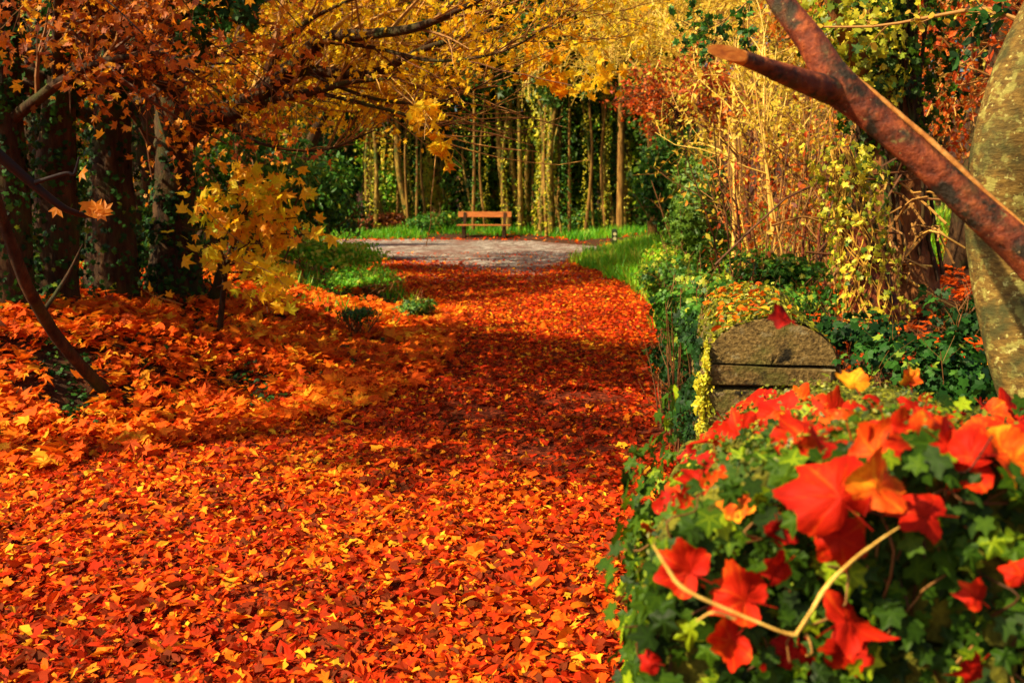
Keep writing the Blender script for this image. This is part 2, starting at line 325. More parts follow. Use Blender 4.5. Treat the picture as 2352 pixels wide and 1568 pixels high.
def tint_path(x, y, g):
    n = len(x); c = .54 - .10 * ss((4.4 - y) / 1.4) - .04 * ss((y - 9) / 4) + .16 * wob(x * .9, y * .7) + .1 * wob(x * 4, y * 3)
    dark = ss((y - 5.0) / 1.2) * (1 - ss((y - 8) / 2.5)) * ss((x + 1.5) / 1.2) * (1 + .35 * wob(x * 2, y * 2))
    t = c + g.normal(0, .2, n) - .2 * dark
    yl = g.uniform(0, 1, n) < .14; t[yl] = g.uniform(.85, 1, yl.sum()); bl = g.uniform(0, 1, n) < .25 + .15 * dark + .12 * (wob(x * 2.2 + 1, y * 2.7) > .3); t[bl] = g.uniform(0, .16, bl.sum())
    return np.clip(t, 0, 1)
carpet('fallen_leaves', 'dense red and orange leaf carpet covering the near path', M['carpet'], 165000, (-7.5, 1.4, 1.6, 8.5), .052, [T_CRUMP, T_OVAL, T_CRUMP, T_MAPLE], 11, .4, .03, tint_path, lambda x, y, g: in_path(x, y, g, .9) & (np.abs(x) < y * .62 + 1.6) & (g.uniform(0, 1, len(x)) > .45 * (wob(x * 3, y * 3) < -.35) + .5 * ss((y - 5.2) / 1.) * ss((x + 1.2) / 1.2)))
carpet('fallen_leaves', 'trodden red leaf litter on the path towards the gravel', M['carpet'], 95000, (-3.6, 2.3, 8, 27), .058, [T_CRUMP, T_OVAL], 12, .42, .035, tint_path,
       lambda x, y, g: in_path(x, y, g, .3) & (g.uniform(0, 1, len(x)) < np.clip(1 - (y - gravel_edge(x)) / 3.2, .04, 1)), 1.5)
def tint_bank(x, y, g):
    n = len(x); t = .56 + .2 * wob(x * 1.8, y * 1.8) + g.normal(0, .17, n) + .08 * ss((-x - 4) / 3)
    yl = g.uniform(0, 1, n) < .1; t[yl] = g.uniform(.85, 1, yl.sum()); return np.clip(t, 0, 1)
def on_bank(x, y, g):
    d = xL(y) - x
    gap = wob(x * 2.3 + 5, y * 2.3) + .5 * wob(x * 5, y * 5)
    return (d > -.5) & (np.abs(x) < y * .6 + 2.2) & (gap > -.5) & (d < 9) & (g.uniform(0, 1, len(x)) < np.where(y < 13, 1, .35))
carpet('fallen_leaves', 'big orange maple leaves heaped over the left bank', M['bank'], 62000, (-11, -.6, 4.0, 13.5), .115, T_MAPLE, 13, .5, .11, tint_bank, on_bank)
carpet('ivy_ground_cover', 'dark ivy and green weeds showing through gaps in the left leaf bank', M['ivydark'], 40000, (-9, -.6, 5, 16), .06, T_IVY, 19, .5, .07, lambda x, y, g: np.clip(g.normal(.45, .25, len(x)), 0, 1),
       lambda x, y, g: (xL(y) - x > .3) & (xL(y) - x < 8) & (np.abs(x) < y * .56 + .6) & ((wob(x * 2.3 + 5, y * 2.3) + .5 * wob(x * 5, y * 5) < -.38) | (g.uniform(0, 1, len(x)) < .08 + .12 * (y > 9))))['category'] = 'ground cover'
carpet('fallen_leaves', 'orange leaves strewn on the far left bank', M['bank'], 9000, (-9, -1, 13, 26), .15, T_MAPLE, 14, .5, .08, tint_bank, on_bank)
carpet('fallen_leaves', 'scattered brown and orange leaves behind the wall', M['bank'], 16000, (1.0, 9, .6, 22), .12, T_MAPLE, 15, .5, .06, lambda x, y, g: np.clip(g.normal(.4, .2, len(x)), 0, 1), lambda x, y, g: (x > xR(y) + np.where(y < 10, .7, .3)))
carpet('fallen_leaves', 'thin scatter of red leaves over the wood edge verge', M['carpet'], 5000, (-12, 8, 30, 40), .12, T_OVAL, 16, .4, .05, lambda x, y, g: np.clip(g.normal(.6, .2, len(x)), 0, 1), lambda x, y, g: (np.abs(wob(x * .7, y * 2)) > .2) & ((y > 34) | (x < gl(y)) | (x > gr(y))))

# ------------------------------------------------------------------ grass and ground cover
def grass(name, label, n, region, h, seed, accept, tint=(.45, .22), mat='grass'):
    g = rs(seed); x0, x1, y0, y1 = region; x = g.uniform(x0, x1, n); y = g.uniform(y0, y1, n); k = accept(x, y, g); x, y = x[k], y[k]; n = len(x)
    P = np.stack([x, y, H(x, y) - .01], -1); a = g.uniform(0, 6.28, n); c, s_ = np.cos(a), np.sin(a); z = np.zeros(n); o = np.ones(n)
    lean = g.normal(0, .25, (n, 2))
    Rm = np.stack([np.stack([c, s_, z], -1), np.stack([-s_, c, z], -1), np.stack([lean[:, 0], lean[:, 1], o], -1)], -1)
    V, F = T_BLADE; S = (h * g.uniform(.5, 1.3, n) * (1 + .5 * wob(x * 2, y * 2)))
    L = np.broadcast_to(V, (n,) + V.shape) * S[:, None, None]
    W = np.einsum('nij,nkj->nki', Rm, L) + P[:, None]
    FF = (F[None] + (np.arange(n) * len(V))[:, None, None]).reshape(-1, 4)
    t = np.clip(tint[0] + .25 * wob(x * 1.3, y * 1.1) + g.normal(0, tint[1], n), 0, 1)
    return tag(MB().add(W, FF, np.repeat(t, 2)).build(name, M[mat]), label, 'grass', kind='stuff')
grass('grass', 'bright green grass on the right bank above the path', 60000, (1, 9, 11.5, 33), .26, 21, lambda x, y, g: (x > xR(y) + .02 + .2 * wob(x, y * 2)) & (g.uniform(0, 1, len(x)) < np.clip(1.3 - (x - xR(y)) / 6, .1, 1)), (.68, .2))
grass('grass', 'rough green verge between the gravel and the dark wood', 42000, (-13, 9, 32, 41), .3, 22, lambda x, y, g: (y > np.interp(x, [-14, -9, -3.2, -2.6, .9, 1.4, 3, 9], [35.8, 35.3, 35.2, 36.1, 36.1, 34.2, 30, 32]) + .2 * wob(x * 2, y) ), (.42, .22))
grass('grass', 'green grass edging the left side of the path', 26000, (-6.5, -.9, 10, 33), .2, 23, lambda x, y, g: (x < xL(y) - .1) & (x > xL(y) - 2.2) & (wob(x * 1.4, y * .8) > -.1) & (y > 11.5), (.5, .22))

# ------------------------------------------------------------------ trees
def tree(name, label, cat, base, limbs, levels, leaf, barkm='bark', twigm='twig', seed=0, group=None, sides=10, twig_tint=.25, lump=.12, extra=None):
    g = rs(seed); e = empty(name, base, label, cat, group); mb = MB(); Ps = []; Rs = []
    for i, (pts, rad) in enumerate(limbs):
        P, r = limb(mb, pts, rad, s=sides, lump=lump, g=g)
        Ps.append(smooth_line(P, 12)); Rs.append(np.interp(np.linspace(0, 1, 12), np.linspace(0, 1, len(r)), r))
    mb.build('trunk', M[barkm], e, base)
    src = slice(1, None) if len(limbs) > 1 and not (extra or {}).get('from_trunk') else slice(0, None)
    P, Rr = np.array(Ps[src]), np.array(Rs[src]); tb = MB(); allP = []
    for li, L in enumerate(levels):
        P, Rr = grow(P, Rr, g=g, **L)
        if extra and 'zmin' in extra and li == len(levels) - 1:
            k = P[:, :, 2].min(axis=1) > extra['zmin'](P[:, -1, 0]); P, Rr = P[k], Rr[k]
        tubes(tb, P, Rr, s=4 if li < 1 else 3, tint=np.clip(g.normal(twig_tint + .12 * li, .12, len(P)), 0, 1), g=g); allP.append(P)
    if levels: tb.build('branches', M[twigm], e, base)
    if leaf:
        lb = MB(); n = leaf['n']; pos = along(P, n, g, leaf.get('jit', .05))
        hang = leaf.get('hang', .5)
        N = g.normal(size=(n, 3)) + np.array(leaf.get('bias', (0, -.3, .6)))
        tt = np.clip(g.normal(leaf.get('tint', .5), leaf.get('tv', .22), n) + leaf.get('var', .15) * wob(pos[:, 0] * 1.5, pos[:, 2] * 2 + pos[:, 1]), 0, 1)
        cloud(lb, leaf.get('T', T_DIA), pos, N, leaf['size'] * g.uniform(.6, 1.25, n), tt, g)
        lb.build('crown', M[leaf['mat']], e, base)
    return e, P
def ivy_on(e, base, pts, rad, n, size, mat, seed, T=T_IVY, lumpy=.5, name='ivy'):
    g = rs(seed); K = 30; P = smooth_line(pts, K); r = np.interp(np.linspace(0, 1, K), np.linspace(0, 1, len(rad)), rad)
    t = g.uniform(0, 1, n) * (K - 1.001); i = t.astype(int); f = (t - i)[:, None]; c = P[i] * (1 - f) + P[i + 1] * f; rr = r[i]
    a = g.uniform(0, 6.28, n); d = np.stack([np.cos(a), np.sin(a), g.normal(0, .15, n)], -1)
    lum = 1 + lumpy * (np.sin(a * 2 + t * .9) * .4 + np.sin(a * 3 - t * .5 + 1) * .3) + g.normal(0, .12, n)
    pos = c + d * (rr * lum)[:, None]; N = d + g.normal(size=d.shape) * .5 + np.array([0, 0, .25])
    lb = MB(); cloud(lb, T, pos, N, size * g.uniform(.6, 1.3, n), np.clip(g.normal(.45, .25, n) + .2 * np.sin(t + a), 0, 1), g)
    return lb.build(name, M[mat], e, base)
def gz(x, y, dz=-.05): return np.array((x, y, Hf(x, y) + dz))

# --- the big maple on the left bank, its limbs reaching over the path
b = at(405, 735, 10.2); b[2] = Hf(b[0], b[1]) - .1
lf = dict(n=3700, size=.072, T=T_MAPLE, mat='gold', jit=.09, tint=.5, bias=(-.5, -.6, .5))
D = 10.2
limbs = [([b, at(395, 560, D), at(400, 400, D), at(402, 290, D), at(380, 150, D + .1), at(350, -60, D + .3)], [.36, .22, .19, .18, .14, .1]),
 ([at(415, 320, D), at(470, 270, D - .2), at(560, 245, D - .5), at(640, 190, D - .9), at(700, 125, D - 1.2), at(750, 88, D - 1.5), at(860, 78, D - 2), at(960, 62, D - 2.4), at(1080, 10, D - 2.7), at(1180, -40, D - 3)], [.15, .13, .11, .09, .07, .056, .042, .032, .02, .012]),
 ([at(640, 192, D - .9), at(700, 162, D - 1.1), at(800, 172, D - 1.4), at(880, 160, D - 1.7), at(980, 110, D - 1.9), at(1120, 72, D - 2.1), at(1290, 20, D - 2.3)], [.06, .05, .04, .032, .024, .015, .008]),
 ([at(560, 250, D - .5), at(640, 225, D - .9), at(720, 212, D - 1.2), at(800, 190, D - 1.6), at(900, 180, D - 2)], [.06, .045, .035, .022, .01]),
 ([at(390, 200, D), at(290, 120, D - .8), at(360, 85, D - 1.4), at(450, 40, D - 1.9), at(560, -20, D - 2.4)], [.08, .07, .06, .05, .03]),
 ([at(720, 212, D - 1.2), at(840, 240, D - 1.6), at(960, 275, D - 1.9), at(1020, 330, D - 2.1)], [.02, .016, .012, .006]),
 ([at(740, 95, D - 1.5), at(860, 110, D - 1.9), at(1000, 140, D - 2.3), at(1150, 120, D - 2.6), at(1260, 60, D - 2.8)], [.02, .016, .012, .009, .005]),
 ([at(700, 165, D - 1.1), at(850, 225, D - 1.6), at(1000, 235, D - 2.), at(1120, 190, D - 2.3)], [.02, .015, .010, .005]),
 ([at(600, 210, D - .7), at(660, 90, D - 1.2), at(760, 20, D - 1.6), at(900, -30, D - 2)], [.03, .022, .015, .008]),
 ([at(480, 268, D), at(600, 330, D - .6), at(740, 345, D - 1.2), at(860, 300, D - 1.6)], [.02, .016, .012, .006])]
tree('maple_tree', 'ivy clad maple on the left bank with golden leafy limbs reaching over the path', 'tree', b, limbs,
     [dict(m=20, length=1.05, wig=.1, spread=.55, up=.25, toward=(0, .5, .1), K=6, rf=.45, droop=.0, rmin=.006), dict(m=5, length=.36, spread=.7, K=4, rf=.6, rmin=.004, droop=.03)], lf, seed=31, twig_tint=.5, extra=dict(zmin=lambda x: np.interp(x, [-4.2, -3, -1.6, -1.0, -.6, 0], [1.9, 2.0, 2.15, 2.0, 1.95, 2.6])))
e = bpy.data.objects['maple_tree']
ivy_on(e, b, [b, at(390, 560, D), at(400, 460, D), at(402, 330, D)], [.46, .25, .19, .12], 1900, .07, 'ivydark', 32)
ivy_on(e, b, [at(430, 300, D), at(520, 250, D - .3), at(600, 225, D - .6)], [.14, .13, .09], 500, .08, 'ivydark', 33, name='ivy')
mb = MB()
limb(mb, [at(500, 560, D - .2), at(505, 630, D - .2), at(480, 700, D - .1), at(430, 750, D)], [.035, .05, .06, .09], s=8); mb.build('root', M['bark'], e, b)

# --- other left trees, dark and amber
def left_tree(px, py, Y, rt, seed, label, n=2400, mat='amber', tint=.4, lean=0, ivy=2200, h=-120, fr=False):
    b = at(px, py, Y); b[2] = Hf(b[0], b[1]) - .1
    top = at(px + lean, h, Y); mid = at(px + lean * .4, (py + h) * .5, Y)
    g = rs(seed); limbs = [([b, mid, top], [rt * 1.7, rt, rt * .7])]
    for k in range(6):
        z = g.uniform(.45, .95); s = mid * (1 - (z - .45) * 1.8) + top * (z - .45) * 1.8
        if z < .5: s = mid
        a = g.uniform(-3.14, 3.14); d = np.array([math.cos(a), (math.sin(a) * .9 - .2) if fr else abs(math.sin(a)) * .8 + .15, .25]) * g.uniform(1.2, 2.4)
        limbs.append(([s, s + d * .5 + [0, 0, .15], s + d], [rt * .4, rt * .25, rt * .1]))
    e, _ = tree('broadleaf_tree', label, 'tree', b, limbs, [dict(m=9, length=1.1, spread=.8, K=5, rf=.5, droop=.04, rmin=.007), dict(m=4, length=.5, spread=.8, K=4, rf=.6, rmin=.004, droop=.05)],
                dict(n=int(n * 1.5), size=.082, T=T_MAPLE, mat=mat, jit=.12, tint=tint, bias=(-.4, -.6, .4)), seed=seed)
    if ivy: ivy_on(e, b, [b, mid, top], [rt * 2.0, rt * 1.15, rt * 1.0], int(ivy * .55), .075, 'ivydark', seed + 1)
left_tree(255, 700, 9.6, .17, 41, 'dark ivy clad trunk just left of the golden maple', 1400, 'amber', .8, fr=True)
left_tree(120, 690, 8.6, .14, 43, 'leaning dark trunk with amber leaves near the left edge', 2300, 'amber', .62, lean=30, fr=True)
left_tree(20, 690, 8.0, .13, 45, 'dark trunk at the left edge of the wood', 2200, 'amber', .5, lean=-20, fr=True)
left_tree(70, 640, 12.5, .15, 47, 'thin brown trunk behind the leftmost trees', 2400, 'amber', .55, lean=20, ivy=900)
left_tree(330, 640, 13.5, .14, 49, 'slim trunk standing behind between the two ivy clad trees', 2400, 'gold', .45, ivy=1500)
left_tree(560, 610, 15.5, .16, 51, 'shaded tree behind the lemon sapling with golden crown', 3200, 'gold', .6, ivy=1800)

# --- unseen maple added left of the view so its crown shades the middle of the path
b = gz(-6.3, 4.5); limbs = [([b, b + [.1, 0, 3], b + [.2, .1, 5.4], b + [.3, .2, 7]], [.2, .14, .1, .04])]; g_ = rs(66)
for k in range(9):
    a = k * .7; s_ = b + np.array([.2, .1, 4.6 + k * .2]); d = np.array([math.cos(a) * 1.2, math.sin(a) * 1.5, .5]); limbs.append(([s_, s_ + d * .5 + [0, 0, .1], s_ + d], [.05, .03, .012]))
tree('maple_tree', 'orange maple standing just outside the left of the view, shading the path', 'tree', b, limbs, [dict(m=9, length=.7, spread=.8, K=5, rf=.5, rmin=.006), dict(m=4, length=.35, spread=.8, K=4, rf=.6, rmin=.004)],
     dict(n=3600, size=.10, T=T_MAPLE, mat='gold', jit=.1, tint=.3), seed=67)

# --- low curved branch in front of the left bank
mb = MB(); p0 = at(232, 885, 6.9)
limb(mb, [at(-20, 420, 5.7), at(20, 540, 5.9), at(60, 650, 6.1), at(110, 745, 6.4), at(160, 812, 6.6), at(232, 888, 6.9), at(262, 915, 7.)], [.028, .034, .038, .04, .042, .045, .02], s=8, g=rs(3), K=30)
limb(mb, [at(95, 722, 6.3), at(150, 640, 6.5), at(190, 560, 6.6)], [.018, .012, .004], s=6, g=rs(4))
tag(mb.build('fallen_branch', M['bark'], None, p0), 'black curved branch dipping into the leaves at the left edge', 'branch')
mb = MB(); 
limb(mb, [at(-30, 330, 5.2), at(60, 410, 5.3), at(150, 480, 5.4), at(230, 500, 5.6)], [.03, .026, .02, .008], s=8, g=rs(5))
limb(mb, [at(80, 420, 5.3), at(150, 398, 5.3), at(170, 400, 5.3), at(182, 360, 5.3)], [.012, .01, .009, .005], s=6, g=rs(6))
bt = empty('leafy_branch', at(-30, 330, 5.2), 'bare brown branch with a single orange leaf spray at far left', 'branch'); mb.build('stem', M['twig'], bt, at(-30, 330, 5.2))
g = rs(7); P = np.array([at(px, py, 5.4) for px, py in [(200, 470), (222, 478), (232, 490), (214, 492), (240, 482), (190, 395), (130, 480)]]); mb = MB()
cloud(mb, T_MAPLE, P, g.normal(size=(7, 3)) * .5 + [0, -1, .4], np.full(7, .11), np.full(7, .75), g); mb.build('foliage', M['amber'], bt, at(-30, 330, 5.2))

# --- lemon yellow maple sapling on the bank
b = at(500, 700, 9.0); b[2] = Hf(b[0], b[1])
limbs = [([b, at(520, 620, 8.9), at(545, 540, 8.8), at(570, 470, 8.7), at(585, 425, 8.7)], [.03, .022, .018, .012, .005])] + [([at(a[0], a[1], 8.9), at((a[0] + c[0]) / 2, (a[1] + c[1]) / 2 - 12, 8.7), at(c[0], c[1], 8.5)], [.012, .008, .004]) for a, c in
   [((520, 620), (480, 490)), ((545, 540), (640, 480)), ((545, 545), (680, 500)), ((520, 610), (650, 600)), ((530, 590), (600, 560)), ((520, 625), (640, 655)), ((560, 500), (540, 440)), ((560, 500), (620, 450)), ((500, 660), (610, 640)), ((515, 640), (470, 560)), ((540, 560), (700, 540)), ((560, 500), (600, 420))]]
tree('maple_sapling', 'lemon yellow maple sapling beside the ivy clad maple', 'sapling', b, limbs, [dict(m=6, length=.34, spread=.7, K=4, rf=.5, rmin=.003)],
     dict(n=430, size=.14, T=T_MAPLE, mat='lemon', jit=.06, tint=.5, tv=.3, bias=(-.5, -1.3, .7)), seed=61, sides=6)

# --- golden backdrop trees over the path
def crown_tree(name, label, cat, px, Y, z0, z1, rt, seed, n, size, mat, twigm='twig', T=T_DIA, ww=2.2, tint=.5, tt=.5, group=None, m1=12, m2=6, barkm='bark', stems=1, x=None, lean=0, droop=.03, var=.15, ivyn=0):
    x = at(px, 500, Y)[0] if x is None else x; b = gz(x, Y); g = rs(seed); limbs = []
    top = b + np.array([g.normal(0, .3) + lean, g.normal(0, .3), z1 - b[2]])
    limbs.append(([b, b * .5 + top * .5 + [g.normal(0, .12), 0, 0], top], [rt * 1.4, rt, rt * .4]))
    for k in range(9):
        z = z0 + (z1 - z0) * (k + .3) / 9; f = (z - b[2]) / (z1 - b[2]); s = b * (1 - f) + top * f
        a = g.uniform(0, 6.28); w = ww * (1 - .45 * (k / 9)) * g.uniform(.7, 1.15)
        d = np.array([math.cos(a) * w, math.sin(a) * w, w * .45])
        limbs.append(([s, s + d * .5 + [0, 0, .1 * w], s + d], [rt * .35, rt * .2, rt * .08]))
    e, _ = tree(name, label, cat, b, limbs, [dict(m=m1, length=ww * .55, spread=.8, K=5, rf=.5, droop=droop, rmin=.009 + Y * .0002), dict(m=m2, length=ww * .28, spread=.8, K=4, rf=.6, droop=droop, rmin=.006 + Y * .0002)],
                dict(n=n, size=size, T=T, mat=mat, jit=size, tint=tint, var=var, bias=(-.5, -.5, .4)), barkm=barkm, twigm=twigm, seed=seed, group=group, sides=8, twig_tint=tt)
    if ivyn: ivy_on(e, b, [b, b * .5 + top * .5], [rt * 3, rt * 2.2], ivyn, .14, 'ivydark', seed + 5)
    return e
G1 = 'golden trees behind the maple limbs'
for i, (px, Y, z0, z1, n, lab, lean) in enumerate([t if len(t) > 6 else (*t, 0) for t in [
   (470, 17, 2.6, 8, 7000, 'golden leaved tree behind the forked maple limb, leftmost of its row'),
   (640, 21, 3.2, 8.5, 8000, 'golden leaved tree behind the middle of the maple limbs'),
   (760, 42, 6.0, 13, 9000, 'orange gold tree left of the dark gap in the wood'),
   (960, 43, 7.4, 14, 9000, 'tall golden tree above the dark gap in the wood'),
   (860, 41, 6.6, 12, 7000, 'bright golden tree behind the ends of the maple limbs'),
   (600, 23, 3.6, 9.5, 6500, 'golden tree leaning over the path end from the left', 4.5), (480, 20, 3.2, 9, 6000, 'sunny golden tree leaning towards the path behind the sapling', 3.2)]]):
    crown_tree('golden_tree', lab, 'tree', px, Y, z0, z1, .12, 70 + i, n, .12 if Y < 25 else .17, 'gold', tt=.6, ww=2.4 if Y < 25 else 3.4, lean=lean, group=G1)
# --- straw yellow twiggy trees beyond the bend on the right
G2 = 'straw yellow twiggy trees right of the wood'
for i, (px, Y, z0, z1, n, lab) in enumerate([
   (1350, 41, 7.4, 14, 12000, 'straw yellow twiggy tree over the lit trunks'),
   (1500, 27, 4.2, 11, 11000, 'straw yellow twiggy tree behind the rust red spray'),
   (1650, 22, 2.6, 9, 10000, 'straw yellow twiggy tree under the sawn stub'),
   (1800, 19, 2.0, 8, 9000, 'straw yellow twiggy tree behind the thin saplings'),
   (1190, 42, 8.6, 15, 9000, 'palest twiggy tree high above the bench'),
   (1425, 34, 4.7, 12, 8000, 'straw yellow twiggy tree standing over the marker post'),
   (1290, 40, 6.6, 13, 8000, 'straw yellow twiggy tree above the green ivy column'),
   (1760, 30, 2.5, 12, 11000, 'dense straw yellow tree far behind the thin saplings')]):
    crown_tree('twiggy_tree', lab, 'tree', px, Y, z0, z1, .1, 90 + i, n, .085, 'straw', twigm='strawtwig', tt=.5, ww=2.6, group=G2, m1=16, m2=8, barkm='pole')
# rust red spray
crown_tree('rust_leaved_tree', 'small tree with rust red leaf sprays between wood and saplings', 'tree', 1590, 17, 2.65, 3.2, .04, 111, 2600, .085, 'rust', tt=.3, ww=1.1, tint=.42, m1=9, m2=5)
# orange beech foliage at upper right
crown_tree('beech_tree', 'orange brown leaved beech at the upper right', 'tree', 2200, 11.5, 1.9, 6, .12, 112, 9000, .09, 'rust', tt=.5, ww=1.9, tint=.6, m1=14, m2=6)
crown_tree('beech_tree', 'rusty beech crown behind the bare saplings', 'tree', 2010, 15, 1.6, 7, .12, 113, 9000, .1, 'amber', tt=.6, ww=2.3, tint=.6, m1=12, m2=6)
crown_tree('beech_tree', 'amber leaved beech past the right edge of the view', 'tree', 2480, 9.5, 1.3, 5, .12, 114, 5000, .09, 'rust', tt=.5, ww=1.8, tint=.5, m1=12, m2=6)

# --- dark conifer wood behind the bench
def conifer(seed, h, bare, n, rt=.16, spread=2.0, name='conifer_tree', bm='pole'):
    g = rs(seed); e = empty(name, (0, 0, 0), 'x', 'tree', 'conifers of the dark wood')
    lw = .1 if bm == 'pole' else .3
    mb = MB(); P, r = limb(mb, [(0, 0, -.2), (g.normal(0, lw), g.normal(0, lw), h * .25), (g.normal(0, lw * 1.3), g.normal(0, lw), h * .55), (g.normal(0, lw * 2.5), 0, h)], [rt * 1.5, rt, rt * .8, .03], s=8, lump=.1, g=g)
    mb.build('trunk', M[bm], e)
    nb = 46 if bm == 'pole' else 26; z = np.linspace(bare, h * .97, nb); a = g.uniform(0, 6.28, nb); w = spread * (1 - ((z - bare) / (h - bare)) * .75) * g.uniform(.6, 1.15, nb)
    K = 5; B = np.zeros((nb, K, 3)); rr = np.zeros((nb, K))
    for k in range(K):
        f = k / (K - 1); B[:, k] = np.stack([np.cos(a) * w * f, np.sin(a) * w * f, z + .1 * w * f - .35 * w * f * f], -1); rr[:, k] = .035 * (1 - .8 * f)
    tb = MB(); tubes(tb, B, rr, s=3, tint=.15)
    Q, q = grow(B, rr, 5, spread * .4, .8, g, droop=.1, K=3, rmin=.01); tubes(tb, Q, q, s=3, tint=.15)
    tb.build('branches', M['twig'], e)
    lb = MB(); A = np.concatenate([along(B, n // 3, g, .08), along(Q, n - n // 3, g, .1)])
    N = g.normal(size=A.shape) * .7 + [0, 0, .8]
    cloud(lb, T_NEEDLE, A, N, .36 * g.uniform(.6, 1.2, len(A)), np.clip(g.normal(.4, .25, len(A)), 0, 1), g)
    lb.build('crown', M['conifer'], e)
    if bm != 'pole' or name == 'slender_tree': ivy_on(e, (0, 0, 0), [(0, 0, .1), (0, 0, 2.5), (0, 0, 5), (0, 0, 7)], [rt * 1.6 + .06, rt + .03, rt + .10 + .2 * (seed % 2), rt + .12], 150 + 90 * (seed % 3), .11, ['ivy', 'shrub', 'ivylit'][seed % 3], seed + 40, T_OVAL, 1.)
    return e
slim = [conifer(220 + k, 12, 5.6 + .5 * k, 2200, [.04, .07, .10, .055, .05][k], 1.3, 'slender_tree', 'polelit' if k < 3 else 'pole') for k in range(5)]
protos = [conifer(200 + k, 16 + k, [6.6, 7.4, 5.6, 8][k], 5000, [.17, .14, .2, .15][k]) for k in range(4)]
g = rs(5); used = [False] * 4; spots = []
for px in (1160, 1190, 1222, 1262, 1302, 1330, 1432, 1470): spots.append((px + g.uniform(-5, 5), g.uniform(38, 46), 'lit'))
for k in range(15): spots.append((650 + k * 57 + g.uniform(-14, 14), g.uniform(43, 50), 'front'))
for k in range(9): spots.append((660 + k * 95 + g.uniform(-20, 20), g.uniform(50, 56), 'deep'))
for k in range(34): spots.append((560 + k * 60 + g.uniform(-30, 30), g.uniform(74, 100), 'deep'))
for k in range(8): spots.append((-150 + k * 52 + g.uniform(-20, 20), g.uniform(24, 38), 'side'))
for k in range(12): spots.append((1600 + k * 75 + g.uniform(-20, 20), g.uniform(30, 45), 'right'))
labs = dict(lit='tall conifer with sunlit bare trunk behind the bench end', front='dark conifer at the front of the wood behind the bench',
            deep='conifer deep inside the dark wood', side='dark conifer behind the left bank', right='dark conifer beyond the straw yellow thicket')
for (px, Y, kind) in spots:
    x = (px - 1176) / FPX * Y * 1.01; v = g.randint(0, 4); loc = (x, Y, Hf(x, Y)); sc = g.uniform(.85, 1.15) * (.55 if kind == 'side' else 1); rz = g.uniform(0, 6.28)
    grp = {'lit': 'sunlit trunks behind the bench', 'front': 'front row of the dark wood', 'deep': 'trees deep in the dark wood', 'side': 'conifers behind the left bank', 'right': 'conifers beyond the thicket'}[kind]
    if not used[v]:
        used[v] = True; o = protos[v]; o.location = loc; o.rotation_euler = (0, 0, rz); o.scale = (sc,) * 3; o['label'] = labs[kind]; o['group'] = grp
    else: copy_thing(protos[v], loc, rz, sc, labs[kind], grp)

su = [False] * 5
for k, px in enumerate([690, 868, 884, 912, 935, 1030, 1158, 1172, 1190, 1208, 1216, 1240, 1268, 1284, 1390, 1402, 1432, 1448, 1510, 640, 760, 810, 845, 960, 985, 1100, 1165, 1200, 1225, 1255, 1420, 1460, 700, 725, 860, 876, 900, 950, 1020, 1140, 1182, 1196, 1212, 1232, 1274, 1292, 1380, 1410, 1426, 1440, 1475, 1530, 1560, 745, 785, 822, 852, 892, 918, 944, 972, 998, 1062, 1088, 1118, 1135, 1248, 1258, 1306, 1340, 1362, 1384, 1396, 1454, 1468, 1484]):
    Y = g.uniform(37, 42) if px < 1240 else g.uniform(34.6, 38.5); x = (px - 1176) / FPX * Y * 1.01; v = k % 5; loc = (x, Y, Hf(x, Y)); rz = g.uniform(0, 6.28); sc = g.uniform(.8, 1.1)
    lab = 'slender pole trunk left of the bench at the wood edge' if px < 1045 else 'slender sunlit pole trunk between the bench and the green ivy column' if px < 1350 else 'slender pole trunk right of the green ivy column'
    grp = 'pole trunks left of the bench' if px < 1045 else 'pole trunks right behind the bench' if px < 1350 else 'pole trunks by the grass bank'
    if not su[v]:
        su[v] = True; o = slim[v]; o.location = loc; o.rotation_euler = (0, 0, rz); o.scale = (sc,) * 3; o['label'] = lab; o['group'] = grp
    else: copy_thing(slim[v], loc, rz, sc, lab, grp)

# --- ivy smothered trunks at the wood edge
def ivy_tree(px, Y, h, r, n, seed, label, mat='ivydark', size=.22):
    x = (px - 1176) / FPX * Y * 1.01; b = gz(x, Y); e = empty('ivy_covered_tree', b, label, 'tree')
    mb = MB(); limb(mb, [b, b + [.1, 0, h * .5], b + [0, 0, h]], [.2, .16, .08], s=8, g=rs(seed)); mb.build('trunk', M['pole'], e, b)
    ivy_on(e, b, [b + [0, 0, .2], b + [.1, 0, h * .35], b + [0, 0, h * .7], b + [.05, 0, h]], r, n, size, mat, seed, T_OVAL, 1.0)
ivy_tree(1085, 39, 7, [.75, .8, .9, 1.1], 4200, 301, 'dark ivy column directly behind the bench', 'ivy')
ivy_tree(1330, 37.5, 7.5, [.35, .65, .8, .7], 4400, 302, 'green ivy column right of the golden lit trunk', 'ivy')
ivy_tree(1242, 36.5, 6.5, [.22, .24, .35, .4], 1500, 303, 'golden lit trunk wrapped in yellow green ivy', 'ivylit', .16)
ivy_tree(1180, 41, 7, [.22, .26, .3, .4], 1200, 304, 'slim lit ivy trunk behind the right end of the bench', 'ivylit', .16)
ivy_tree(1490, 34, 6.2, [.4, .6, .8, .7], 3200, 305, 'ivy column left of the dark young conifer', 'ivy')
ivy_tree(960, 42, 6.5, [.6, .7, 1.0, 1.1], 3200, 306, 'shaded ivy column left of the bench', 'ivy')
ivy_tree(780, 40, 6.5, [.5, .7, 1.1, 1.3], 3400, 307, 'shaded ivy trunk at the left part of the wood')

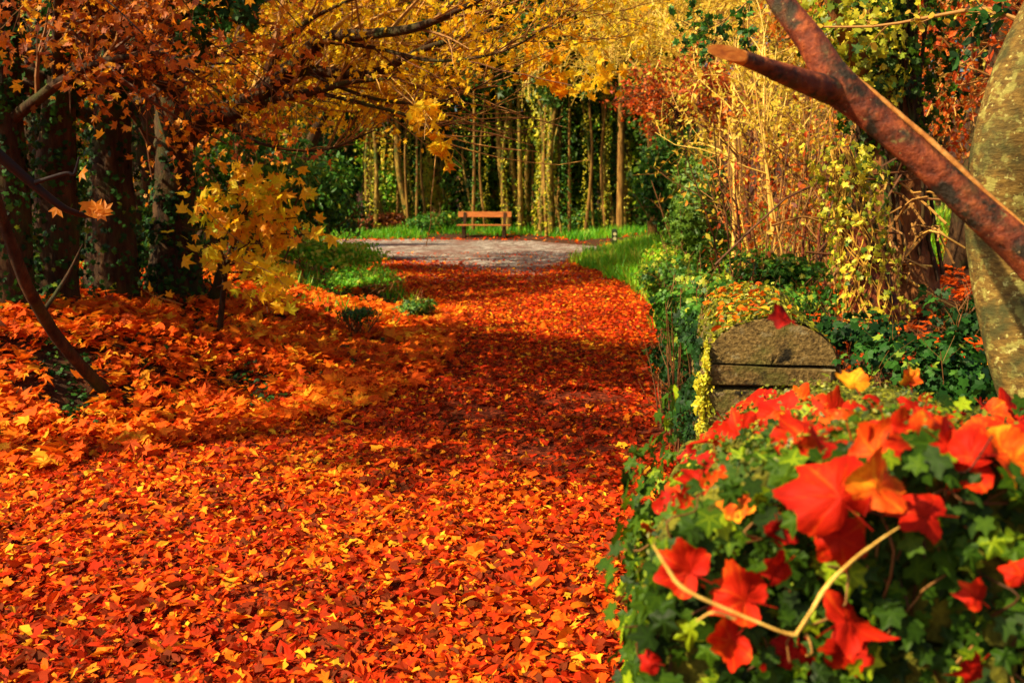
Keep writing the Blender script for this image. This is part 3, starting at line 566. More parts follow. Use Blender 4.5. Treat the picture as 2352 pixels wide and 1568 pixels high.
# --- shrubs
def shrub(name, label, cat, c, rad, n, size, mat, seed, T=T_OVAL, tint=.45, group=None, stems=14, stemmat='twig'):
    g = rs(seed); c = np.array(c, float); base = np.array((c[0], c[1], Hf(c[0], c[1]))); e = empty(name, base, label, cat, group)
    rad = np.array(rad, float); P = np.zeros((stems, 5, 3)); tgt = unit(g.normal(size=(stems, 3)) + [0, 0, .5]) * rad * g.uniform(.7, 1, (stems, 1)) + c
    st = base + np.stack([g.normal(0, rad[0] * .2, stems), g.normal(0, rad[1] * .2, stems), np.zeros(stems)], -1)
    for k in range(5):
        f = k / 4; P[:, k] = st * (1 - f) + tgt * f + g.normal(size=(stems, 3)) * .03 * rad[0] * (0 < k < 4)
    ks = min(1, c[1] / 16); rr = np.repeat(np.linspace(.018, .006, 5)[None], stems, 0) * ks; mb = MB(); tubes(mb, P, rr, s=4, tint=.35)
    Q, q = grow(P, rr, 6, rad.mean() * .5, .8, g, K=4, rmin=.005 * ks); tubes(mb, Q, q, s=3, tint=.4); mb.build('stems', M[stemmat], e, base)
    # leaves fill lobes of the shrub's volume
    nl = 14; lc = unit(g.normal(size=(nl, 3))) * g.uniform(.3, .8, (nl, 1)); k = g.randint(0, nl, n)
    q = lc[k] + unit(g.normal(size=(n, 3))) * g.uniform(.15, .42, (n, 1)) ; pos = c + q * rad; pos[:, 2] = np.maximum(pos[:, 2], H(pos[:, 0], pos[:, 1]) + .02)
    N = unit(q) + g.normal(size=(n, 3)) * .6 + [0, 0, .3]; lb = MB()
    cloud(lb, T, pos, N, size * g.uniform(.6, 1.3, n), np.clip(g.normal(tint, .25, n) + (lc[k][:, 2]) * .15, 0, 1), g); lb.build('foliage', M[mat], e, base); return e
def shp(px, py, Y): return at(px, py, Y)
shrub('laurel_bush', 'dark green laurel bush behind the lemon sapling', 'bush', shp(590, 400, 15), (1.1, 1, 1.0), 4200, .11, 'shrub', 401, tint=.5)
shrub('laurel_bush', 'low dark laurel at the left end of the gravel', 'bush', shp(700, 455, 24), (1.8, 1.4, 1.2), 4500, .14, 'shrub', 402, tint=.4)
shrub('laurel_bush', 'shadowy bush between the two ivy clad trees', 'bush', shp(320, 500, 14), (1.2, 1, 1.3), 4000, .11, 'shrub', 403, tint=.5)
shrub('laurel_bush', 'shadowy bush behind the leftmost trunks', 'bush', shp(80, 520, 13), (1.5, 1, 1.4), 4500, .11, 'shrub', 404, tint=.4)
shrub('laurel_bush', 'dim green thicket deep behind the left bank', 'bush', shp(450, 330, 20), (3, 1.5, 2.2), 7000, .15, 'shrub', 405, tint=.6)
shrub('laurel_bush', 'dim green thicket high at the far left', 'bush', shp(150, 330, 20), (3, 1.5, 2.6), 7000, .15, 'shrub', 406, tint=.6)
shrub('laurel_bush', 'mid green bush at the wood edge left of the bench', 'bush', shp(985, 515, 37), (1.2, .8, .6), 1600, .14, 'shrub', 407, tint=.5)
shrub('laurel_bush', 'mid green bush at the wood edge right of the bench', 'bush', shp(1350, 512, 36), (1.8, .8, .55), 2400, .14, 'shrub', 408, tint=.55)
shrub('dead_bracken', 'rust brown bracken mound left of the bench', 'bracken', shp(870, 512, 37.5), (1.3, .7, .45), 1800, .14, 'dry', 409)
shrub('young_conifer', 'dark green young conifer beside the grass bank', 'conifer', shp(1600, 475, 14.5), (.72, .7, 1.15), 7000, .11, 'conifer', 410, T_NEEDLE, .7)
shrub('laurel_bush', 'green bush between the young conifer and the thicket', 'bush', shp(1540, 400, 24), (1.2, 1, 1.5), 3600, .13, 'shrub', 411, tint=.4)
shrub('bramble_bush', 'green and yellow bramble at the end of the grass bank', 'bramble', shp(1570, 640, 10.5), (.55, .7, .38), 1500, .075, 'shrub', 412, T_IVY, .6)
shrub('bramble_bush', 'yellow green bramble spilling over the far wall end', 'bramble', shp(1620, 655, 7.4), (.35, .5, .18), 500, .055, 'shrub', 413, T_IVY, .75)
shrub('bramble_bush', 'leafy bramble hanging over the path side of the wall', 'bramble', shp(1575, 735, 5.9), (.2, .7, .32), 1500, .065, 'shrub', 414, T_IVY, .5)
shrub('bramble_bush', 'tangled bramble below the bare saplings', 'bramble', shp(1760, 660, 8.5), (.7, .7, .35), 2200, .07, 'shrub', 415, T_IVY, .45)
shrub('holly_bush', 'glossy dark green bush behind the foreground wall', 'bush', shp(2130, 850, 3.9), (.40, .4, .16), 900, .055, 'ivydark', 416, T_IVY, .45)
shrub('holly_bush', 'dark ivy mound between round ended wall and big trunk', 'bush', shp(1960, 760, 5.2), (.35, .5, .13), 600, .06, 'ivydark', 417, T_IVY, .3)
shrub('fern_clump', 'green tuft at the left edge of the path', 'plant', shp(825, 640, 14.5), (.75, 1.3, .2), 1800, .07, 'grass', 418, T_NEEDLE, .5)
shrub('fern_clump', 'small green tuft spilling onto the path', 'plant', shp(955, 705, 12.6), (.28, .3, .16), 600, .08, 'shrub', 419, T_NEEDLE, .6)
shrub('fern_clump', 'green and yellow plants on the bank beside the sapling', 'plant', shp(735, 580, 16), (1.1, 1.4, .28), 2600, .08, 'grass', 420, T_OVAL, .75)
shrub('fern_clump', 'dark green tuft on the left bank under the sapling', 'plant', shp(820, 722, 10.6), (.3, .4, .08), 400, .06, 'shrub', 421, T_NEEDLE, .2)
shrub('holly_bush', 'shaded undergrowth around the big trunk on the right', 'bush', shp(2220, 730, 6.6), (.4, .4, .25), 600, .07, 'ivydark', 422, T_IVY, .3)

shrub('bramble_bush', 'green bramble thicket immediately behind the round wall end', 'bramble', shp(1760, 700, 6.3), (.45, .5, .2), 900, .05, 'shrub', 430, T_IVY, .6)
shrub('bramble_bush', 'dark bramble trailing at the foot of the wall beside the path', 'bramble', shp(1548, 830, 6.6), (.18, .8, .35), 1500, .055, 'ivydark', 431, T_IVY, .3)
shrub('bramble_bush', 'yellow green bramble on the slope of the grass bank', 'bramble', shp(1530, 590, 14), (.4, .5, .18), 450, .07, 'grass', 432, T_OVAL, .75)
for k, (px, Y, z, lab) in enumerate([(640, 60, 3.5, 'leftmost'), (800, 64, 4, 'second from the left'), (960, 62, 4, 'third from the left'), (1120, 66, 4.5, 'behind the right end of the bench'), (1270, 63, 4, 'behind the golden lit trunk'), (1420, 64, 4.5, 'behind the marker post')]):
    x_ = (px - 1176) / FPX * Y; shrub('sunlit_bush', 'tall yellow green bush glowing beyond the dark wood, ' + lab, 'bush', (x_, Y, z), (3.2, 2, 4.2), 5200, .3, 'grass' if k % 2 else 'straw', 440 + k, T_OVAL, .7, group='sunlit bushes beyond the wood')
g0 = rs(91)
for k, (px, Y, z, lab) in enumerate([(735, 39, 1.6, 'left of the bracken mound'), (905, 40, 1.8, 'right of the bracken mound'), (1015, 41, 2.2, 'left of the bench'), (1155, 40, 2.4, 'over the right end of the bench'), (1205, 41.5, 3.4, 'left of the golden lit trunk'), (1285, 40.5, 3.0, 'right of the golden lit trunk'), (1405, 39.5, 2.4, 'right of the green ivy column'), (1448, 39, 3.2, 'left of the young conifer')]):
    x_ = (px - 1176) / FPX * Y; shrub('hazel_bush', 'airy yellow green understorey bush ' + lab, 'bush', (x_, Y, z), (1.0, 1.0, z * .95), 1000, .17, ['shrub', 'grass', 'straw'][k % 3], 460 + k, T_OVAL, .75, group='airy understorey bushes at the wood edge', stemmat='strawtwig')
# --- thin saplings and bare stems on the right
g = rs(77)
def sapling(pts, r, label, tint, seed, leafn=120, mat='straw', Y=12):
    P3 = [at(px, py, Y + dy) for px, py, dy in pts]; b = P3[0].copy(); b[2] = Hf(b[0], b[1]) - .03; P3[0] = b
    tree('sapling', label, 'sapling', b, [(P3, [r, r * .8, r * .5, r * .25])], [dict(m=16, length=1.1, spread=.7, K=6, rf=.45, droop=.02, rmin=.006, tmin=.3), dict(m=4, length=.5, spread=.7, K=4, rf=.6, rmin=.0045)],
         dict(n=leafn, size=.07, mat=mat, jit=.04, tint=.5), barkm='stem' if tint > .5 else 'barkred', twigm='strawtwig' if tint > .5 else 'twig', seed=seed, sides=6, twig_tint=tint, lump=.05)
sapling([(1688, 640, 0), (1690, 420, 0), (1685, 250, .1), (1700, 60, .3)], .045, 'pale straight sapling left of the three thin stems', .7, 501, 500)
sapling([(1795, 690, 0), (1768, 450, 0), (1755, 280, 0), (1758, 100, .2)], .03, 'pale curving sapling rising behind the wall', .7, 502, 500, Y=10)
sapling([(1740, 690, 0), (1715, 480, 0), (1725, 330, 0), (1740, 180, .1)], .035, 'reddish sapling between the two pale ones', .3, 503, 400, Y=11)
sapling([(1700, 690, 0), (1700, 560, 0), (1690, 420, 0), (1715, 330, .1)], .025, 'short reddish stem leaning over the bramble', .25, 504, 200, Y=11)
sapling([(1840, 700, 0), (1845, 560, 0), (1860, 420, 0), (1840, 280, .1)], .02, 'thin brown stem near the lit ivy trunk', .3, 505, 400, Y=10)
sapling([(1900, 690, 0), (1880, 560, 0), (1900, 430, 0), (1930, 330, .1)], .02, 'thin brown stem touching the lit ivy trunk', .3, 506, 400, Y=9.5)
mb = MB(); n = 110; px = g.uniform(1705, 1960, n); Yv = g.uniform(8.5, 15, n); P = np.zeros((n, 6, 3))
x0 = (px - 1176) / FPX * Yv; ln = g.uniform(.9, 2.4, n); lx = g.normal(0, .22, n)
for k in range(6):
    f = k / 5; P[:, k] = np.stack([x0 + lx * ln * f + g.normal(0, .02, n), Yv + g.normal(0, .03, n), H(x0, Yv) + ln * f], -1)
be = np.array((x0.mean(), 12., Hf(x0.mean(), 12.))); th = empty('bare_thicket', be, 'bare red brown stems crowded below the saplings', 'thicket')
rr = np.repeat(np.linspace(.011, .005, 6)[None], n, 0); tubes(mb, P, rr, s=4, tint=np.clip(g.normal(.45, .2, n), 0, 1))
Q, q = grow(P, rr, 5, .5, .7, g, up=.2, K=4, rmin=.004); tubes(mb, Q, q, s=3, tint=np.clip(g.normal(.5, .2, len(Q)), 0, 1)); mb.build('stems', M['twig'], th, be)
lb = MB(); A = along(Q, 1600, g, .05); cloud(lb, T_OVAL, A, g.normal(size=A.shape) + [-.5, -.3, .4], .06 * g.uniform(.6, 1.3, len(A)), np.clip(g.normal(.55, .25, len(A)), 0, 1), g); lb.build('foliage', M['rust'], th, be)

# --- lit ivy trunk and big dark trunk on the right
Y = 7.4; b = at(2010, 760, Y); b[2] = Hf(b[0], b[1]) - .15
e = empty('ivy_stem_tree', b, 'leaning trunk wrapped in sunlit yellow ivy stems', 'tree')
pts = [b, at(1995, 640, Y), at(1965, 520, Y), at(1950, 420, Y + .05), at(1935, 340, Y + .1)]
mb = MB(); P, r = limb(mb, pts, [.2, .15, .11, .08, .05], s=10, lump=.15, g=rs(8)); mb.build('trunk', M['barkred'], e, b)
mb = MB(); g = rs(9); n = 30; K = 30; Pc = smooth_line(pts, K); rc = np.interp(np.linspace(0, 1, K), np.linspace(0, 1, 5), [.21, .16, .12, .09, .06]); PP = np.zeros((n, K, 3)); a = g.uniform(2.2, 5.3, n)
for k in range(K): PP[:, k] = Pc[k] + np.stack([np.cos(a + .5 * np.sin(k * .5 + a * 9)) * (rc[k] + .01 + .015 * np.sin(a * 7)), np.sin(a + .5 * np.sin(k * .5 + a * 9)) * (rc[k] + .01), g.normal(0, .006, n)], -1)
tubes(mb, PP, np.full((n, K), .0042) * g.uniform(.4, 1.6, (n, 1)), s=5); mb.build('ivy_stems', M['root'], e, b)
ivy_on(e, b, pts, [.26, .21, .19, .22, .22], 850, .06, 'ivylit', 10)
Y = 8.3; b = at(2085, 760, Y); b[2] = Hf(b[0], b[1]) - .2
e = empty('big_trunk_tree', b, 'thick dark ivy hung trunk behind the leaning red branch', 'tree')
pts = [b, at(2075, 640, Y), at(2055, 450, Y), at(2045, 250, Y), at(2030, 60, Y), at(2030, -120, Y)]
mb = MB(); limb(mb, pts, [.42, .27, .22, .2, .19, .16], s=14, lump=.2, g=rs(12), K=40)
limb(mb, [at(2050, 690, Y), at(2010, 740, Y - .3), at(1985, 790, Y - .6)], [.16, .1, .05], g=rs(13)); limb(mb, [at(2110, 690, Y), at(2190, 740, Y - .4), at(2230, 790, Y - .6)], [.18, .12, .05], g=rs(14))
limb(mb, [at(2045, 250, Y), at(1960, 120, Y - .3), at(1900, -30, Y - .5)], [.1, .07, .05], g=rs(15)); mb.build('trunk', M['barkwarm'], e, b)
mb = MB(); g = rs(16); PP = []
for k in range(16):
    a = g.uniform(3.0, 6.2); PP.append(smooth_line([p + np.array([math.cos(a) * .24, math.sin(a) * .24, 0]) + g.normal(size=3) * .05 for p in pts[1:]], 12))
tubes(mb, np.array(PP), np.full((16, 12), .016), s=5); mb.build('ivy_stems', M['bark'], e, b)
ivy_on(e, b, [at(2050, 420, Y), at(2050, 250, Y), at(2040, 60, Y), at(2030, -100, Y)], [.2, .32, .42, .45], 1900, .09, 'ivy', 17, lumpy=1.)
ivy_on(e, b, [at(2010, 260, Y - .3), at(1990, 120, Y - .4), at(1960, 0, Y - .5)], [.12, .22, .3], 600, .09, 'ivylit', 18, lumpy=1., name='ivy')
g = rs(19); PP = []
for k in range(40):
    s_ = at(g.uniform(2010, 2110), g.uniform(380, 640), Y - .3); d = np.array([g.normal(0, .5), -.2, g.normal(0, .3)])
    PP.append(smooth_line([s_, s_ + d * .5 + g.normal(size=3) * .08, s_ + d + [0, 0, -.15]], 6))
mb = MB(); tubes(mb, np.array(PP), np.full((40, 6), .009), s=4, tint=g.uniform(.2, .8, 40)); mb.build('twigs', M['twig'], e, b)

# --- lichen spotted trunk at the right edge, and the leaning red brown branch
Y = 3.15; pts = [at(2395, 1090, 2.75), at(2378, 960, 2.85), at(2335, 800, 2.95), at(2308, 640, 3.05), at(2305, 480, 3.1), at(2325, 330, 3.12), at(2375, 180, 3.15), at(2450, 20, 3.2), at(2540, -120, 3.3), at(2600, -420, 3.5), at(2580, -800, 3.8), at(2640, -1200, 4.1)]
b = gz(pts[0][0] + .05, 2.75)
e = empty('lichen_tree', b, 'lichen spotted curved trunk at the right edge of the view', 'tree')
mb = MB(); limb(mb, [b] + pts, [.12, .065, .078, .088, .096, .108, .116, .122, .124, .120, .105, .08, .04], s=24, lump=.035, g=rs(20), K=90); mb.build('trunk', M['barklich'], e, b)
A = [at(2640, 860, 2.2), at(2480, 700, 2.25), at(2352, 575, 2.3), at(2240, 478, 2.33), at(2120, 365, 2.36), at(2000, 262, 2.4), at(1925, 195, 2.42), at(1870, 105, 2.45), at(1800, 15, 2.5), at(1740, -90, 2.55), at(1640, -260, 2.65), at(1600, -480, 2.8), at(1500, -760, 3.0)]
ba = empty('leaning_tree', gz(A[0][0], 2.2), 'smooth red brown branch leaning diagonally across the upper right', 'tree'); bo = gz(A[0][0], 2.2)
mb = MB(); limb(mb, [bo, bo * .4 + A[0] * .6] + A, [.070, .065, .059, .051, .045, .040, .036, .039, .044, .034, .030, .028, .022, .016, .006], s=28, lump=.08, g=rs(22), K=100)
St = [at(1925, 212, 2.42), at(1870, 195, 2.36), at(1800, 170, 2.3), at(1745, 148, 2.26), at(1706, 134, 2.23)]
mb.build('trunk', M['barkred'], ba, bo)
mb = MB(); limb(mb, St, [.034, .029, .023, .0185, .0165], s=16, lump=.04, g=rs(23), K=24)
# sawn end: a long slanting cut
mb.build('stub', M['barkred'], ba, bo)
d = unit(St[-1] - St[-2]); up = np.array([0, 0, 1.]); sd_ = unit(np.cross(d, up)); up2 = np.cross(sd_, d); V = []; n = 16; c = St[-1]
tipc = at(1612, 118, 2.2)
for k in range(n):
    a = 2 * math.pi * k / n; V.append(c + (sd_ * math.cos(a) + up2 * math.sin(a)) * .0162)
for k in range(n):
    a = 2 * math.pi * k / n; f = .5 + .5 * math.cos(a)
    V.append(c + d * (.004 + .088 * f) + up2 * (math.copysign(abs(math.sin(a)) ** .7, math.sin(a)) * .0162 * (1 - .12 * f)) + sd_ * math.cos(a) * .0162)
F = [(k, (k + 1) % n, n + (k + 1) % n, n + k) for k in range(n)]
mb = MB(); mb.add(V, F, 0, True); mb.add(V[n:], [list(range(n))]); mb.build('sawn_end', M['cut'], ba, bo)
# bark ridge that catches the light along the upper edge of the branch
mb = MB(); limb(mb, [p + np.array([.016, -.018, .034]) for p in A[2:7]], [.004, .006, .006, .006, .002], s=8, lump=.25, g=rs(24), K=40); mb.build('bark_ridge', M['ridge'], ba, bo)

# --- dark hanging sprigs, upper right
def sprig(name, label, line, n, mat, seed, size, T=T_OVAL, r=.006, tint=.4, m=10, L=.14):
    g = rs(seed); e = empty(name, line[0], label, 'sprig'); P = smooth_line(line, 10)[None]; rr = np.linspace(r, r * .4, 10)[None]
    mb = MB(); tubes(mb, P, rr, s=6, tint=.5); Q, q = grow(P, rr, m, L, .7, g, K=4, rmin=.002); tubes(mb, Q, q, s=4, tint=.45); mb.build('stem', M['twig'], e, line[0])
    lb = MB(); A = along(Q, n, g, size * .3); cloud(lb, T, A, g.normal(size=A.shape) + [-.3, -.6, .3], size * g.uniform(.7, 1.2, n), np.clip(g.normal(tint, .25, n), 0, 1), g); lb.build('foliage', M[mat], e, line[0])
sprig('leafy_sprig', 'dark leaved sprig hanging beside the lichen trunk', [at(2352, 50, 3.6), at(2290, 30, 3.7), at(2240, 60, 3.8), at(2235, 110, 3.8)], 60, 'ivydark', 600, .05)
sprig('leafy_sprig', 'thin straw branch crossing behind the leaning branch at top right', [at(2370, 70, 4.5), at(2280, 20, 4.6), at(2160, 35, 4.8), at(2020, 60, 5), at(1880, 62, 5.2)], 40, 'straw', 601, .05, r=.012)
sprig('leafy_sprig', 'green leaf spray above the sawn stub', [at(1760, -40, 7), at(1700, 20, 7), at(1640, 60, 7), at(1600, 70, 7)], 150, 'shrub', 602, .07, T_IVY, m=16, L=.4, tint=.35)
sprig('leafy_sprig', 'dark green spray at top left beside the maple limb', [at(380, -60, 7.5), at(430, 10, 7.5), at(480, 30, 7.4), at(550, 20, 7.3)], 320, 'ivydark', 603, .1, T_IVY, m=16, L=.45, tint=.5)
sprig('leafy_sprig', 'golden maple spray hanging over the left of the wood', [at(900, 200, 7.6), at(960, 250, 7.5), at(990, 300, 7.5), at(1000, 345, 7.5)], 60, 'gold', 604, .12, T_MAPLE, m=10, L=.2, tint=.55)
sprig('leafy_sprig', 'orange and gold maple spray hanging above the lit trunks', [at(1230, -20, 8.5), at(1230, 80, 8.5), at(1260, 150, 8.5), at(1280, 205, 8.5)], 60, 'gold', 605, .13, T_MAPLE, m=12, L=.3, tint=.35)
sprig('leafy_sprig', 'golden leaf spray left of the straw yellow thicket', [at(1330, -20, 9), at(1350, 60, 9), at(1390, 130, 9), at(1370, 185, 9)], 50, 'gold', 606, .12, T_MAPLE, m=12, L=.35, tint=.5)

sprig('leafy_sprig', 'orange yellow maple spray before the ivy clad trunk left of the sapling', [at(560, 560, 8.3), at(520, 530, 8.2), at(490, 500, 8.2), at(462, 470, 8.2)], 16, 'lemon', 607, .12, T_MAPLE, m=6, L=.12, tint=.2)
sprig('leafy_sprig', 'small orange leaf spray low between the two ivy clad trunks', [at(420, 700, 8.4), at(390, 690, 8.3), at(355, 680, 8.3), at(330, 665, 8.3)], 10, 'amber', 608, .11, T_MAPLE, m=5, L=.1, tint=.8)
sprig('leafy_sprig', 'yellow leaf spray drooping to the bank under the sapling', [at(560, 600, 8.3), at(610, 620, 8.2), at(640, 640, 8.2), at(655, 665, 8.2)], 18, 'lemon', 609, .12, T_MAPLE, m=6, L=.12, tint=.5)

# ------------------------------------------------------------------ bench and marker post
def box(mb, c, s, rot=(0, 0, 0), bev=.006):
    from mathutils import Euler
    x, y, z = [v / 2 for v in s]; b_ = min(bev, min(x, y, z) * .4); V = []
    Mx = Euler(rot).to_matrix()
    for sz in (-1, 1):
        for (dx, dy, dz) in ((0, 0, b_), (b_, b_, 0)):
            pass
    layers = [(-z, b_), (-z + b_, 0), (z - b_, 0), (z, b_)]
    for zz, ins in layers:
        for sx, sy in ((-1, -1), (1, -1), (1, 1), (-1, 1)): V.append(Vector(c) + Mx @ Vector((sx * (x - ins), sy * (y - ins), zz)))
    F = [(3, 2, 1, 0), (12, 13, 14, 15)]
    for l in range(3):
        for k in range(4): F.append((l * 4 + k, l * 4 + (k + 1) % 4, l * 4 + 4 + (k + 1) % 4, l * 4 + 4 + k))
    mb.add([tuple(v) for v in V], F)
bp = gnd(1112, 549); bench = empty('park_bench', (bp[0], bp[1], Hf(bp[0], bp[1]) + .0), 'weathered wooden bench facing the gravel path before the dark wood', 'bench')
bench.rotation_euler = (0, 0, R(-5))
def bpart(name, mat, boxes, parent=bench):
    mb = MB()
    for c, s, r_ in boxes: box(mb, c, s, r_)
    return mb.build(name, mat, parent)
bpart('backrest', M['benchwood'], [((0, .24, .80), (1.92, .045, .20), (R(-10), 0, 0))])
bpart('seat', M['benchwood'], [((0, y, .43), (1.92, .12, .045), (0, 0, 0)) for y in (-.18, -.04, .10)])
for s_ in (-1, 1):
    x = s_ * .72
    bpart('back_post', M['darkwood'], [((x, .19, .62), (.10, .07, .52), (R(-10), 0, 0))])
    bpart('leg', M['darkwood'], [((x, -.12, .2), (.11, .10, .42), (R(6), 0, 0)), ((x, .12, .2), (.11, .10, .42), (R(-6), 0, 0))])
    bpart('seat_bearer', M['darkwood'], [((x, 0, .375), (.085, .52, .06), (0, 0, 0))])
    bpart('foot', M['darkwood'], [((x, 0, .02), (.13, .56, .06), (0, 0, 0))])
pp = gnd(1411, 569, .12); ph = Hf(pp[0], pp[1]); mp = empty('marker_post', (pp[0], pp[1], ph + .02), 'short dark waymark post with two pale discs on the grass', 'post')
mb = MB(); box(mb, (0, 0, .26), (.15, .15, .52)); mb.add([(-.075, -.075, .52), (.075, -.075, .52), (.075, .075, .52), (-.075, .075, .52), (-.06, .075, .60), (.06, .075, .60)], [(0, 1, 5, 4)]); mb.add([(-.075, -.075, .52), (-.06, .075, .6), (-.075, .075, .52), (.075, -.075, .52), (.075, .075, .52), (.06, .075, .6)], [(0, 1, 2), (3, 4, 5)])
mb.add([(-.075, .075, .52), (-.06, .075, .60), (.06, .075, .60), (.075, .075, .52)], [(0, 1, 2, 3)]); mb.build('post', M['post'], mp)
for z in (.46, .33):
    V = [(.048 * math.cos(k * math.pi / 8), y, z + .048 * math.sin(k * math.pi / 8)) for y in (-.075, -.088) for k in range(16)]
    mb = MB(); mb.add(V, [(k, (k + 1) % 16, 16 + (k + 1) % 16, 16 + k) for k in range(16)]); mb.add(V[16:], [list(range(16))]); mb.build('disc', M['disc'], mp)

# ------------------------------------------------------------------ stone walls with rounded copings
def arch_wall(name, label, line, w, zs, rise, seed, courses, mossn, mt='stone'):
    """line: centre line points (x,y); zs: springing height at each; profile is a vertical-sided wall under a rounded coping"""
    g = rs(seed); n = 60; P = smooth_line([(x, y, z) for (x, y), z in zip(line, zs)], n); T = unit(np.gradient(P, axis=0)); T[:, 2] = 0; T = unit(T); S = np.stack([T[:, 1], -T[:, 0], np.zeros(n)], -1)
    base = np.array((P[0, 0], P[0, 1], 0.)); e = empty(name, base, label, 'wall')
    m = 22; an = np.linspace(0, math.pi, m); prof = [(-w / 2 * math.cos(a), rise * math.sin(a)) for a in an]
    # coping
    V = []
    for i in range(n):
        for (u, v) in prof: V.append(P[i] + S[i] * u * (1 + .02 * math.sin(i * 2.1)) + np.array([0, 0, v + .008 * math.sin(i * 1.3 + u * 9)]) + g.normal(size=3) * .003)
    V = np.array(V); ii = np.arange(n - 1)[:, None]; jj = np.arange(m - 1)[None]
    F = np.stack([ii * m + jj, ii * m + jj + 1, (ii + 1) * m + jj + 1, (ii + 1) * m + jj], -1).reshape(-1, 4)
    mb = MB().add(V, F, 0, True)
    # end faces of the coping, slightly dished grid
    for (i, sgn) in ((0, -1), (n - 1, 1)):
        rings = []
        for q in np.linspace(1, 0, 5):
            rings.append([P[i] + S[i] * (u * q) + np.array([0, 0, v * q]) + T[i] * sgn * (.012 * (1 - q) + g.uniform(0, .006)) for (u, v) in prof])
        V = np.array(rings).reshape(-1, 3); F = [(a * m + k, a * m + k + 1, (a + 1) * m + k + 1, (a + 1) * m + k) for a in range(4) for k in range(m - 1)]
        mb.add(V, [f if sgn < 0 else f[::-1] for f in F], 0, True)
    mb.build('coping', M[mt], e, base)
    # masonry: individually sized stones round a dark core
    core = MB(); V = []
    for i in range(n):
        for u, v in ((-w / 2 + .03, -P[i, 2]), (-w / 2 + .03, -.012), (w / 2 - .03, -.012), (w / 2 - .03, -P[i, 2])): V.append(P[i] + S[i] * u + np.array([0, 0, v]) + T[i] * (.02 if i == 0 else -.02 if i == n - 1 else 0))
    F = [(i * 4 + k, i * 4 + k + 1, i * 4 + 5 + k, i * 4 + 4 + k) for i in range(n - 1) for k in range(3)] + [(0, 1, 2, 3), ((n - 1) * 4 + 3, (n - 1) * 4 + 2, (n - 1) * 4 + 1, (n - 1) * 4)]
    core.add(V, F); core.build('joints', M['mortar'], e, base)
    mb = MB(); L = np.concatenate([[0], np.cumsum(np.linalg.norm(np.diff(P, axis=0), axis=1))])
    def pt(s, u, z):
        return np.array([np.interp(s, L, P[:, 0]), np.interp(s, L, P[:, 1]), z]) + np.array([np.interp(s, L, S[:, 0]), np.interp(s, L, S[:, 1]), 0]) * u
    def stone(cn, nrm):
        # cn: four corners; make a pillowed block that stands out along nrm
        c = np.mean(cn, axis=0); q = [c + (p - c) * .985 for p in cn]; r1 = [p + nrm * .02 for p in q]; r2 = [c + (p - c) * .90 + nrm * (.034 + g.uniform(0, .012)) for p in q]
        back = [p - nrm * .03 for p in q]; V = np.array(back + r1 + r2) + g.normal(size=(12, 3)) * .006
        F = [(k + l * 4, (k + 1) % 4 + l * 4, (k + 1) % 4 + l * 4 + 4, k + l * 4 + 4) for l in range(2) for k in range(4)] + [(8, 9, 10, 11)]; mb.add(V, F)
    z = np.interp(0, L, P[:, 2]) - .006; hs = []
    zt = z
    for ci, h in enumerate(courses):
        # end face
        u = -w / 2
        while u < w / 2 - .02:
            du = w / 2 - u if ci < 2 and mt == 'stone' else min(g.uniform(.16, .34), w / 2 - u); du = w / 2 - u if w / 2 - u - du < .09 else du
            stone([pt(0, u + .003, zt - h + .002 + g.uniform(-.002, .006)), pt(0, u + du - .003, zt - h + .002 + g.uniform(-.002, .006)), pt(0, u + du - .003, zt - .003), pt(0, u + .003, zt - .003)], -T[0]); u += du
        for sg in (-1, 1):
            s_ = 0
            while s_ < L[-1]:
                dl = min(g.uniform(.2, .45), L[-1] - s_)
                stone([pt(s_ + .006, sg * (w / 2 - .03), zt - h + .006), pt(s_ + dl - .006, sg * (w / 2 - .03), zt - h + .006), pt(s_ + dl - .006, sg * (w / 2 - .03), zt - .006), pt(s_ + .006, sg * (w / 2 - .03), zt - .006)], S[min(n - 1, int(s_ / L[-1] * n))] * sg); s_ += dl + .001
        zt -= h
    mb.build('masonry', M[mt], e, base)
    # moss along the coping
    ml = MB(); N_ = mossn; t = g.uniform(.0, 1, N_) ** 1.2; i = (t * (n - 1)).astype(int); a = np.clip(g.normal(1.35, .55, N_), .05, 3.0)
    pos = P[i] + S[i] * (-w / 2 * np.cos(a))[:, None]; pos[:, 2] += rise * np.sin(a) + g.uniform(-.005, .02, N_); pos += T[i] * g.uniform(0, .04, (N_, 1))
    Nn = S[i] * (-np.cos(a))[:, None] + np.array([0, 0, 1]) * np.sin(a)[:, None] + g.normal(size=(N_, 3)) * .6
    if mt != 'stone': pos = np.repeat(pos, 4, 0) + g.normal(size=(N_ * 4, 3)) * .012; Nn = np.repeat(Nn, 4, 0); N_ *= 4
    cloud(ml, T_DIA, pos, Nn, (.03 if mt == 'stone' else .013) * g.uniform(.5, 1.3, N_), np.clip(g.normal(.3 if mt == 'stone' else .18, .22, N_), 0, 1), g); ml.build('moss', M['moss'], e, base)
    return e, P, S, T
c0 = at(1770, 830, 3.9)
wl = [(c0[0], 3.9), (c0[0] + .07, 4.4), (c0[0] + .16, 4.9), (c0[0] + .26, 5.4)]
farw = arch_wall('stone_wall', 'old stone wall with rounded mossy end beyond the ivy corner', wl, .51, [c0[2] - .01] * 4, .175, 701, [.085, .17, .14, .2, .2, .2], 3600)
nl = [(.63, 1.42), (.73, 1.9), (.90, 2.6)]
nearw = arch_wall('stone_wall', 'foreground wall corner smothered in ivy and red leaves', nl, .86, [.94, .89, .80], .29, 702, [.18, .2, .2, .2, .2], 1500, 'mossbed')

